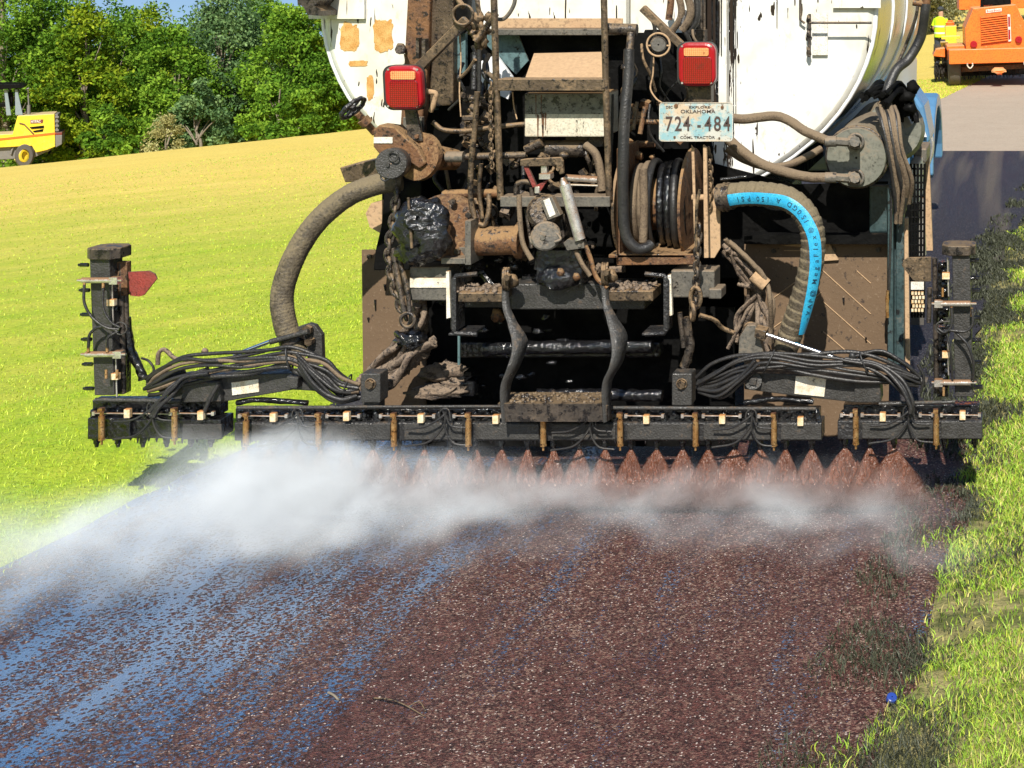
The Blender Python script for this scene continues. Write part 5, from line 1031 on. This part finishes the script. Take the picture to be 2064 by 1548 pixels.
cables([(722, 782, .0, 14), (690, 774, -.02, 46), (655, 745, -.03, 50), (600, 724, -.04, 40), (570, 720, -.05, 34), (500, 732, -.05, 40), (430, 738, -.05, 50), (365, 745, -.04, 56), (320, 765, -.02, 48), (296, 778, .0, 30)], 10, 40, 1, ['hose', 'hose', 'hose', 'dusty_hose'], AL)
cables([(722, 800, .0, 10), (680, 800, -.04, 30), (640, 772, -.05, 30), (600, 728, -.06, 20)], 6, 30, 2, ['hose'], AL)
cables([(420, 748, -.06, 6), (375, 760, -.07, 8), (345, 785, -.09, 8), (318, 812, -.10, 6), (306, 834, -.1, 4)], 3, 8, 3, ['hose'], AL)
cables([(1408, 774, .0, 16), (1440, 760, -.03, 40), (1490, 738, -.04, 46), (1550, 728, -.05, 34), (1640, 732, -.05, 40), (1720, 738, -.05, 44), (1790, 750, -.04, 36), (1850, 770, .0, 20)], 8, 40, 4, ['hose'], AR)
cables([(1412, 782, .0, 10), (1450, 790, -.04, 24), (1490, 770, -.05, 20), (1525, 735, -.06, 14)], 4, 20, 5, ['hose'], AR)
cables([(1700, 724, -.06, 10), (1770, 742, -.07, 18), (1815, 775, -.09, 20), (1836, 815, -.10, 10), (1834, 836, -.1, 6)], 4, 12, 6, ['hose'], AR)
cables([(1720, 722, -.04, 6), (1770, 714, -.03, 6), (1820, 732, -.02, 8), (1850, 760, .0, 10)], 3, 6, 7, ['hose'], AR)
part('cable_tie', 'black_ink', lambda m: (m.ring(P(583, 722, -.05), .05, .004, (1, .15, .2), sx=.6), m.cut(), m.ring(P(700, 778, -.02), .05, .003, (1, .1, -.3), sx=.6)), AL); part('cable_tie', 'black_ink', lambda m: (m.ring(P(1742, 733, -.06), .05, .004, (1, .1, .4), sx=.6), m.cut(), m.ring(P(1550, 728, -.05), .05, .004, (1, .1, -.5), sx=.6), m.blob(P(1718, 718, -.06), .016, .5, 1)), AR)
part('cable_elbow', 'mud', lambda m: m.ptube([(318, 735, .0), (320, 712, .0), (332, 705, .0), (352, 722, .0), (368, 722, 0)], .009, rough=.1), AL); part('cable_elbow', 'mud', lambda m: m.blob(P(413, 708, .0), .014, .3, 1), AL)
part('cable_tail', 'hose', lambda m: (m.ptube([(286, 722, .02), (300, 728, .0), (310, 745, .0), (300, 765, .0), (280, 756, .02)], .005), m.cut(), m.ptube([(412, 830, -.06), (425, 800, -.06), (440, 775, -.05)], .009)), AL)
part('cable_tail', 'hose', lambda m: m.ptube([(1850, 735, .0), (1862, 760, .0), (1856, 790, .0)], .006), AR)
# ================================================================ orange broom sweeper ahead on the road
YS = 21.8
SW = thing('road_sweeper', (P(1996, 175, YS).x, YS + 1.6, 0), 'orange self-propelled road broom parked across the pale road, seen from behind', 'road sweeper')
def sp(name, mat, fn, parent=None, bevel=.01, label=None): return part(name, mat, fn, parent or SW, bevel, label)
body = sp('hood', 'orange', lambda m: m.prism([(1951, 16), (2037, 10), (2057, 53), (2057, 108), (1935, 108), (1934, 55)], YS, 1.3))
sp('rear_deck', 'orange', lambda m: (m.prism([(1899, 98), (2093, 98), (2093, 127), (1899, 127)], YS - .15, 2.6), m.pbox(1899, 90, 1935, 99, YS + .3, 1.0)))
sp('canopy_frame', 'orange', lambda m: m.pbox(1933, -60, 2068, 18, YS + 1.2, 1.1))
sp('engine_top', 'dark', lambda m: (m.pbox(1977, -8, 2032, 10, YS + .5, .5), m.ptube([(1972, 14, YS + .4), (1974, -10, YS + .4), (1984, -20, YS + .4)], .035)))
gr = sp('grille', 'orange_dark', lambda m: m.prism([(1964, 33), (2019, 28), (2021, 85), (1967, 90)], YS - .02, .03), bevel=.003)
part('grille_slat', 'orange', lambda m: [m.prism([(1965, 34 + i * 4.6), (2019, 29 + i * 4.6), (2019, 31 + i * 4.6), (1965, 36.4 + i * 4.6)], YS - .06, .05) for i in range(12)], gr)
sp('marker_strip', 'white', lambda m: m.prism([(2019, 29), (2025, 29), (2026, 84), (2020, 85)], YS - .04, .03)); sp('marker_lens', 'lens_rim', lambda m: (m.pbox(2020.5, 34, 2024, 54, YS - .05, .02), m.cut(), m.pbox(2020.5, 60, 2024, 80, YS - .05, .02)), bevel=.002)
for x, y in ((1950, 88), (2041, 81)): sp('taillight', 'lens_rim', lambda m: m.lathe(P(x, y, YS - .06), P(x, y, YS), [(0, .005), (0, .062), (.4, .07), (1, .07)], 24), bevel=0)
lg = sp('name_board', 'white', lambda m: m.prism([(1976, 19), (2008, 16), (2008, 23), (1976, 26)], YS - .02, .02), bevel=.002)
M['red_ink'] = simple('red_lettering', (.6, .03, .02), .5)
letters('Broce Broom', 'lettering', lg, M['red_ink'], P(1992, 21, YS - .022), Vector((1, 0, .09)), UD, h=4.2 * S(YS), width=28 * S(YS), bold=.01)
def tyre2(m, x, yy=0): m.lathe(P(x - 12, 0, YS + yy).xyz * 1, P(x + 12, 0, YS + yy), [(0, .1), (0, .33), (.12, .365), (.5, .375), (.88, .365), (1, .33), (1, .1)], 32)
def mk_tyre(name, x, yy):
    a = P(x - 12, 0, YS + yy); b = P(x + 12, 0, YS + yy); a.z = b.z = .385
    return sp(name, 'tyre', lambda m: m.lathe(a, b, [(0, .1), (0, .33), (.12, .365), (.5, .375), (.88, .365), (1, .33), (1, .1)], 32), bevel=0)
mk_tyre('tyre', 1914, .45); mk_tyre('tyre', 2077, .45); mk_tyre('tyre', 1925, 3.2); mk_tyre('tyre', 2060, 3.2)
sp('fender', 'orange', lambda m: m.prism([(1877, 110), (1883, 96), (1901, 94), (1901, 113)], YS + 1.0, .9))
def brush(m):
    rr = random.Random(2); c = P(1893, 142, YS + 1.5); a = c - Vector((.2, 0, 0)); m.tube([P(1884, 142, YS + 1.5), P(2080, 142, YS + 1.9)], .10, seg=12, spline=False)
    A, B = P(1884, 143, YS + 1.5), P(2080, 143, YS + 1.9); A.z = B.z = .42
    for i in range(1500):
        t_ = rr.random() ** 2; an = rr.random() * 6.283; s_ = A.lerp(B, t_); d = Vector((rr.gauss(0, .02), math.cos(an), math.sin(an))) * (.36 + .04 * rr.random())
        d.z = max(d.z, .02 - s_.z); m.tube([s_ + d * .25, s_ + d], lambda q: .006, seg=3, spline=False)
sp('bristle_broom', 'tyre', brush, bevel=0)
sp('axle_beam', 'rust', lambda m: (m.prism([(1928, 134), (2070, 130), (2070, 139), (1928, 144)], YS + .4, .12), m.pbox(1932, 118, 2066, 136, YS + .9, .1)), bevel=.01)
sp('tow_hitch', 'orange', lambda m: (m.pbox(1990, 137, 2008, 147, YS - .2, .3), m.blob(P(1998, 142, YS - .2), (.15, .08, .06), .4, 1), m.pbox(1994, 147, 2004, 151, YS - .2, .05)), bevel=.01)
sp('tow_ring', 'white', lambda m: [(m.ptube([(x - 5, 126, YS - .2), (x - 5, 131, YS - .22), (x, 136, YS - .22), (x + 5, 131, YS - .22), (x + 5, 126, YS - .2)], .014), m.cut()) for x in (1940, 2055)], bevel=0)
sp('side_tank', 'yellow', lambda m: (m.pbox(1908, 50, 1930, 91, YS + 1.6, .5), m.pbox(1897, 70, 1935, 77, YS + 1.3, .06), m.pbox(1897, 82, 1912, 92, YS + 1.5, .3)), bevel=.01)
sp('water_keg', 'orange', lambda m: m.lathe(P(1919, 50, YS + 1.8), P(1919, 39, YS + 1.8), [(0, .09), (.6, .1), (.7, .06), (1, .06), (1, .01)], 16), bevel=0)
SW.rotation_euler = (0, R(-1.2), R(5))
# worker in a hi-vis vest beyond the sweeper's left side
M['vest'] = simple('lime_hi_vis_cloth', (.50, .78, .02), .8, 0, .2, .1); M['jeans'] = simple('dark_trousers', (.045, .05, .07), .85, 0, .2, .2); M['skin'] = simple('tanned_skin', (.42, .24, .16), .6, 0, .3, .05); M['cap'] = simple('dark_cap_cloth', (.03, .035, .04), .8); M['silver'] = simple('silver_reflective_tape', (.7, .7, .68), .4, .3)
YP = 30.0; wb = P(1896, 0, YP); wb.z = tz(wb.x, YP - CY)
sc_w = (P(0, 14, YP).z - wb.z) / 1.80
pe = thing('person', wb, 'worker in lime hi-vis vest and dark cap standing left of and beyond the orange sweeper', 'person')
def skin_body(mat, verts, edges, radii, name, parent, loc):
    me = bpy.data.meshes.new(name); me.from_pydata(verts, edges, []); o = bpy.data.objects.new(name, me); COL.objects.link(o)
    sk = o.modifiers.new('skin', 'SKIN'); o.modifiers.new('sub', 'SUBSURF').levels = 2; o.modifiers['sub'].render_levels = 2
    for i, r_ in enumerate(radii): me.skin_vertices[0].data[i].radius = (r_, r_ * .85)
    me.skin_vertices[0].data[0].use_root = True; me.materials.append(mat); o.parent = parent; return o
bv = [(0, 0, .95), (0, 0, 1.15), (0, .01, 1.38), (0, 0, 1.50), (0, -.01, 1.60), (0, -.015, 1.70), (.10, 0, .88), (.11, -.02, .48), (.12, .02, .08), (.12, -.12, .04), (-.10, 0, .88), (-.11, -.03, .48), (-.13, .0, .08), (-.13, -.14, .04), (.19, 0, 1.42), (.25, .02, 1.16), (.22, -.18, 1.02), (.21, -.24, .99), (-.19, 0, 1.42), (-.26, .02, 1.16), (-.22, -.16, 1.04), (-.21, -.23, 1.02)]
be = [(0, 1), (1, 2), (2, 3), (3, 4), (4, 5), (0, 6), (6, 7), (7, 8), (8, 9), (0, 10), (10, 11), (11, 12), (12, 13), (2, 14), (14, 15), (15, 16), (16, 17), (2, 18), (18, 19), (19, 20), (20, 21)]
br = [.15, .14, .15, .06, .085, .08, .095, .065, .045, .04, .095, .065, .045, .04, .06, .045, .035, .035, .06, .045, .035, .035]
bd = skin_body(M['skin'], bv, be, br, 'body', pe, wb)
def wp(name, mat, fn):
    m = MB(); fn(m); me = bpy.data.meshes.new(name); me.from_pydata(m.v, [], m.f); me.polygons.foreach_set('use_smooth', m.sm); me.materials.append(mat); o = bpy.data.objects.new(name, me); COL.objects.link(o); o.parent = pe; return o
wp('vest', M['vest'], lambda m: (m.tube([(0, 0, .90), (0, 0, 1.1), (0, .01, 1.3), (0, .01, 1.44), (0, 0, 1.50)], lambda q: .19 if q < .75 else .19 - (q - .75) * .42, seg=18, n=5, flat=1), m.tube([(.17, 0, 1.43), (.25, .01, 1.24)], .07, seg=10, spline=False), m.tube([(-.17, 0, 1.43), (-.25, .01, 1.24)], .07, seg=10, spline=False)))
wp('trousers', M['jeans'], lambda m: (m.tube([(.09, 0, .95), (.11, -.02, .5), (.12, .01, .08)], lambda q: .125 - .05 * q, seg=14, n=5), m.tube([(-.09, 0, .95), (-.11, -.03, .5), (-.13, 0, .08)], lambda q: .125 - .05 * q, seg=14, n=5)))
wp('reflective_tape', M['silver'], lambda m: (m.tube([(0, 0, 1.0), (0, 0, 1.05)], .196, seg=18, spline=False), m.tube([(0, .01, 1.2), (0, .01, 1.25)], .196, seg=18, spline=False)))
wp('cap', M['cap'], lambda m: (m.blob((0, 0, 1.745), (.098, .11, .075), 0, 2), m.box((0, -.13, 1.73), (.14, .10, .015))))
pe.scale = (sc_w,) * 3; pe.rotation_euler = (0, 0, R(150))
# ================================================================ yellow roller beyond the field ridge, left
YR = 47.0
rg = P(30, 345, YR)
RO = thing('roller', (rg.x, YR + .8, rg.z), 'yellow and red road roller half hidden by the straw-yellow slope under the trees', 'road roller')
def rp(name, mat, fn, parent=None, bevel=.02, label=None): return part(name, mat, fn, parent or RO, bevel, label)
hd_ = rp('engine_hood', 'yellow', lambda m: m.prism([(-70, 270), (-8, 270), (4, 234), (97, 233), (99, 300), (78, 306), (50, 310), (40, 296), (-70, 296)], YR, 1.5))
rp('hood_stripe', 'orange', lambda m: m.prism([(-70, 279), (98, 271), (98, 275), (-70, 283)], YR - .03, .03), hd_, 0)
rp('air_vent', 'dark', lambda m: (m.prism([(33, 258), (69, 256), (69, 261), (38, 262)], YR - .03, .04), m.prism([(41, 266), (68, 263), (66, 268), (45, 269)], YR - .03, .04)), hd_, 0)
rp('hood_seam', 'rust', lambda m: m.tube([P(8, 249, YR - .02), P(20, 252, YR - .02), P(44, 273, YR - .02)], .03, seg=5, spline=False), hd_, 0)
db = rp('name_decal', 'red', lambda m: m.prism([(35, 243.5), (67, 243.5), (66, 250.5), (35, 250.5)], YR - .03, .03), hd_, 0)
letters('HYPAC', 'lettering', db, M['white'], P(49, 247, YR - .032), XD, UD, h=5.5 * S(YR), width=25 * S(YR), bold=.03)
rp('rear_grille', 'grime_grey', lambda m: (m.pbox(98, 234, 109, 270, YR + .1, 1.2), [m.pbox(99, 238 + i * 9, 110, 242 + i * 9, YR + .05, .06) for i in range(4)]), hd_, .01)
rp('rear_weight', 'red', lambda m: m.pbox(98, 271, 117, 277, YR, 1.5)); rp('rear_weight', 'grime_grey', lambda m: m.prism([(99, 277), (117, 277), (116, 296), (100, 302)], YR, 1.5))
rp('chassis', 'grime_grey', lambda m: m.prism([(-60, 296), (40, 291), (52, 310), (90, 303), (95, 306), (50, 320), (-60, 320)], YR + .2, 1.1))
def rw(m, x): c = P(x, 315, YR); m.lathe(c + Vector((0, -.05, 0)), c + Vector((0, .35, 0)), [(0, .25), (0, .40), (.2, .455), (.8, .455), (1, .40), (1, .25)], 36)
for x in (21, -120):
    t_ = rp('tyre', 'tyre', lambda m: rw(m, x), bevel=0); rp('rim', 'yellow', lambda m: (m.lathe(P(x, 315, YR - .02), P(x, 315, YR + .3), [(0, .16), (.02, .25), (.25, .26), (.3, .1), (.3, .01)], 28),), t_, 0)
rp('fender', 'grime_grey', lambda m: m.tube([P(21 + 29 * math.cos(a), 315 + -29 * math.sin(a), YR + .15) for a in [math.pi * (.05 + .9 * k / 10) for k in range(11)]], .06, seg=6, spline=False), bevel=0)
rp('exhaust', 'grime_grey', lambda m: (m.tube([P(48, 231, YR + .5), P(48, 212, YR + .5)], .09, seg=14, spline=False), m.tube([P(48, 213, YR + .5), P(46, 182, YR + .5)], .04, seg=10, spline=False), m.tube([P(40, 181, YR + .5), P(49, 178, YR + .5)], .03, seg=8, spline=False)), bevel=0)
rp('cab_pillar', 'cabgrey', lambda m: (m.prism([(7, 180), (13, 180), (27, 232), (8, 232)], YR + .3, .12), m.prism([(-20, 180), (-12, 180), (-2, 232), (-14, 232)], YR + .3, .12))); rp('canopy', 'dark', lambda m: m.prism([(-80, 168), (12, 170), (24, 174), (22, 178), (-80, 180)], YR + .1, 1.4)); rp('seat', 'dark', lambda m: (m.pbox(-10, 186, 8, 206, YR + .5, .3), m.pbox(-30, 206, 6, 214, YR + .5, .5)))
RO.rotation_euler = (0, 0, R(30)); RO.scale = (.66, .8, 1.0)
# distant shapes in the dust behind the truck's right side
M['dustwhite'] = simple('dusty_white_paint', (.55, .5, .45), .7, 0, .3, .1); M['dustorange'] = simple('dusty_orange_paint', (.6, .28, .16), .7, 0, .3, .1)
cg = P(1845, 139, 55)
ct = thing('parked_truck', (cg.x, 56, cg.z), 'small pale truck with a reddish load, far off across the grass beside the tank', 'truck')
part('body', 'dustorange', lambda m: m.prism([(1836, 128), (1843, 121), (1852, 122), (1858, 134), (1836, 134)], 55, 1.8), ct); part('cab', 'dustwhite', lambda m: m.prism([(1825, 126), (1834, 124), (1836, 136), (1823, 136)], 55, 1.8), ct, .05); part('wheel', 'tyre', lambda m: [m.tube([P(x, 136, 54.9), P(x, 136, 55.2)], .32, seg=16, spline=False) for x in (1828, 1851)], ct); part('bed', 'dustwhite', lambda m: m.pbox(1835, 132, 1859, 137, 55.05, 1.7), ct, .03)
# ================================================================ small things on the ground
def gp(px, py, z=.012): Y = F * (CH - z) / (py - UY); return Vector((CX + (px - UX) * Y / F, Y + CY, z))
mb = MB(); mb.tube([gp(752, 1412) + Vector((0, 0, .008)), gp(790, 1424) + Vector((0, 0, .02)), gp(822, 1432) + Vector((0, 0, .012)), gp(856, 1448) + Vector((0, 0, .006))], lambda q: .0035 * (1 - .5 * q), seg=6, rough=.3); mb.tube([gp(822, 1432) + Vector((0, 0, .012)), gp(845, 1428) + Vector((0, 0, .02)), gp(858, 1440) + Vector((0, 0, .01))], .002, seg=5)
o = mb.build('twig', M['iron'], root=gp(800, 1428)); tag(o, 'thin dark twig lying on the wet brown asphalt near the bottom edge', 'twig')
mb = MB(); mb.tube([gp(662, 1402) + Vector((0, 0, .01)), gp(672, 1408) + Vector((0, 0, .012)), gp(682, 1415) + Vector((0, 0, .008))], .004, seg=6, rough=.5)
o = mb.build('twig', M['bark'], root=gp(672, 1408)); tag(o, 'tiny grey chip of wood on the asphalt left of the long twig', 'twig')
c = gp(1796, 1410, .03); mb = MB(); mb.lathe(c, c + Vector((.004, -.006, .012)), [(0, .006), (.1, .017), (.9, .016), (1, .013), (1, .002)], 16)
M['capblue'] = simple('dark_blue_plastic', (.02, .05, .25), .3)
o = mb.build('bottle_cap', M['capblue'], root=c); tag(o, 'small dark blue bottle cap lying in the tarred grass at the right', 'bottle cap')
# ================================================================ spray fans under the bar
def m_spray():
    t = NT('atomised_brown_asphalt'); n = t.noise(40, 4, .7, t.mapping((1, 1, .25))); f = t.noise(160, 2, .7, t.mapping((1, 1, .2)))
    c = t.mix(n, (.06, .019, .010), (.18, .062, .030)); c = t.mix(t.ramp(f, [(.68, 0.0), (.74, .8)]), c, (.75, .6, .5))
    zz = t.math('MINIMUM', t.math('MULTIPLY', t.sep(t.tc)[2], 8.0), 1.0); ea = t.n('ShaderNodeAttribute'); ea.attribute_name = 'edge'; ed = t.ramp(t.sep(ea.outputs['Vector'])[0], [(.7, 1.0), (1.0, .25)]); a = t.math('MULTIPLY', t.math('MULTIPLY', t.ramp(t.math('ADD', t.math('MULTIPLY', n, .6), t.math('MULTIPLY', f, .4)), [(.38, .45), (.56, 1.0)]), zz), ed); t.l(a, t.b.inputs['Alpha']); return t.done(c, .25, 0.0, t.bump(t.math('ADD', n, f), .9, .01), .6)
MS = m_spray(); ordn = ['first', 'second', 'third', 'fourth', 'fifth', 'sixth', 'seventh', 'eighth', 'ninth', 'tenth', 'eleventh', 'twelfth', 'thirteenth', 'fourteenth', 'fifteenth', 'sixteenth', 'seventeenth', 'eighteenth', 'nineteenth', 'twentieth', 'twenty-first', 'twenty-second', 'twenty-third', 'twenty-fourth', 'twenty-fifth', 'twenty-sixth', 'twenty-seventh', 'twenty-eighth']
allx = [(x, 906) for x in NZ] + [(x, 903) for x in (1703, 1753, 1802)]
allx = allx[::-1]
for i, (x, y0) in enumerate(allx):
    rr = random.Random(i); a = P(x, y0, 0); w_ = rr.uniform(.058, .115) * (1.25 if i < 10 else .9); zb = .02; tw = rr.uniform(-.35, .35); dirv = Vector((math.cos(tw), math.sin(tw), 0)); th = Vector((-math.sin(tw), math.cos(tw), 0))
    mb = MB(); n = 10; m_ = 12; vs = []
    for k in range(n + 1):
        q = k / n; z = a.z + (zb - a.z) * q; ww = .008 + w_ * (q ** .9) * 1.5; tt = .005 + .02 * q
        for j in range(m_): 
            an = 2 * math.pi * j / m_; vs.append(Vector((a.x, a.y - .05 * q, z)) + dirv * math.cos(an) * ww * (1 + .06 * noise.noise(Vector((an, q * 3, i)))) + th * math.sin(an) * tt)
    mb.add(vs, [(k * m_ + j, k * m_ + (j + 1) % m_, (k + 1) * m_ + (j + 1) % m_, (k + 1) * m_ + j) for k in range(n) for j in range(m_)], True)
    mb.add(vs[:m_], [tuple(range(m_))]); mb.add(vs[-m_:], [tuple(range(m_ - 1, -1, -1))])
    o = mb.build('spray_fan', MS, root=(a.x, a.y, zb)); at_ = o.data.color_attributes.new('edge', 'FLOAT_COLOR', 'POINT')
    for vi in range(len(o.data.vertices)): e_ = abs(math.cos(2 * math.pi * (vi % m_) / m_)); at_.data[vi].color = (e_, e_, e_, 1)
    tag(o, 'brown fan of asphalt under the bar, ' + ordn[i] + ' fan counted from the verge-side end', 'spray', 'fans of asphalt spray under the bar')
# ================================================================ steam rising off the hot asphalt
def steam():
    B = [  # px, py, y, rx, ry, rz, density
        (520, 985, -.35, .42, .40, .16, 9), (430, 1000, -.45, .32, .4, .15, 5), (640, 1010, -.45, .36, .4, .13, 7), (560, 930, -.15, .30, .22, .12, 5), (760, 1000, -.4, .40, .35, .12, 5.5), (900, 985, -.3, .36, .3, .11, 5.5), (1040, 975, -.3, .34, .28, .10, 5), (1200, 980, -.3, .34, .26, .09, 4.6),
        (1340, 985, -.28, .30, .24, .08, 4), (1570, 985, -.28, .22, .22, .10, 5), (1470, 1000, -.3, .26, .22, .07, 2.6), (1700, 1000, -.3, .34, .28, .09, 2.4), (1790, 1050, -.5, .26, .3, .08, 1.4), (230, 1070, -.7, .55, .4, .13, 1.9), (60, 1110, -1.0, .5, .45, .14, 1.6), (-90, 1130, -1.1, .5, .5, .14, 1.6), (520, 1080, -.75, .55, .35, .09, 1.8), (400, 900, -.0, .22, .2, .10, 2.0), (1000, 1040, -.6, .7, .3, .07, .9), (1120, 1000, -.3, .5, .2, .07, 3.2), (1450, 1010, -.3, .5, .2, .06, 3.0), (1640, 1015, -.3, .4, .2, .06, 3.0), (600, 960, -.3, .5, .2, .12, 4.0), (1300, 1030, -.35, .7, .16, .05, 2.5), (1720, 1035, -.35, .5, .18, .05, 2.6), (540, 1020, -.5, .3, .3, .14, 9), (330, 1050, -.7, .5, .4, .10, 2.2), (700, 1060, -.7, .5, .35, .09, 1.8), (120, 1130, -1.1, .6, .4, .10, 1.6), (1250, 1050, -.6, .9, .3, .06, 1.1), (1620, 1060, -.7, .7, .3, .08, 2.0), (900, 1065, -.7, .7, .3, .08, 1.6), (1830, 1090, -.8, .3, .3, .07, 1.8), (250, 1120, -1.0, .6, .4, .10, 1.8)]
    t = NT('steam'); t.t.nodes.remove(t.b); pv = t.n('ShaderNodeVolumePrincipled'); t.l(pv.outputs[0], t.out.inputs['Volume'])
    pv.inputs['Color'].default_value = (.88, .93, .97, 1); pv.inputs['Anisotropy'].default_value = -.2
    ro = Vector((-1.2, -.6, 0)); warp = t.n('ShaderNodeTexNoise'); warp.inputs['Scale'].default_value = 3.2; warp.inputs['Detail'].default_value = 3; t.l(t.tc, warp.inputs['Vector'])
    vm = t.n('ShaderNodeVectorMath', operation='SUBTRACT'); t.l(warp.outputs['Color'], vm.inputs[0]); vm.inputs[1].default_value = (.5, .5, .5)
    vs_ = t.n('ShaderNodeVectorMath', operation='SCALE'); t.l(vm.outputs[0], vs_.inputs[0]); vs_.inputs['Scale'].default_value = .42
    va = t.n('ShaderNodeVectorMath', operation='ADD'); t.l(t.tc, va.inputs[0]); t.l(vs_.outputs[0], va.inputs[1]); acc = None
    for px, py, y, rx, ry, rz, d in B:
        rx, ry, rz = rx * 1.15, ry * 1.15, rz * (1.28 if px < 1000 else 1.1); d *= 1 if px < 1000 else .68; py += 0 if px < 1000 else 10
        c = P(px, py, y) - ro; mp = t.n('ShaderNodeMapping'); t.l(va.outputs[0], mp.inputs[0])
        mp.inputs['Scale'].default_value = (1 / rx, 1 / ry, 1 / rz); mp.inputs['Location'].default_value = (-c.x / rx, -c.y / ry, -c.z / rz)
        ln = t.n('ShaderNodeVectorMath', operation='LENGTH'); t.l(mp.outputs[0], ln.inputs[0]); mr = t.n('ShaderNodeMapRange', interpolation_type='SMOOTHSTEP'); t.l(ln.outputs['Value'], mr.inputs[0])
        mr.inputs[1].default_value = 1.15; mr.inputs[2].default_value = .1; mr.inputs[3].default_value = 0; mr.inputs[4].default_value = d * (.42 if px < 720 else .36); acc = mr.outputs[0] if acc is None else t.math('ADD', acc, mr.outputs[0])
    nz = t.noise(4.2, 6, .66, t.mapping((1, 1, 1.5)), .5); m = t.ramp(nz, [(.32, .22), (.68, 1.3)]); t.l(t.math('MULTIPLY', acc, m), pv.inputs['Density'])
    mb = MB(); mb.box((-1.05, -.55, .32), (5.7, 2.5, .60)); o = mb.build('steam', t.m, root=ro); return tag(o, 'white steam rolling off the hot asphalt below the spray bar', 'steam', kind='stuff')
steam()
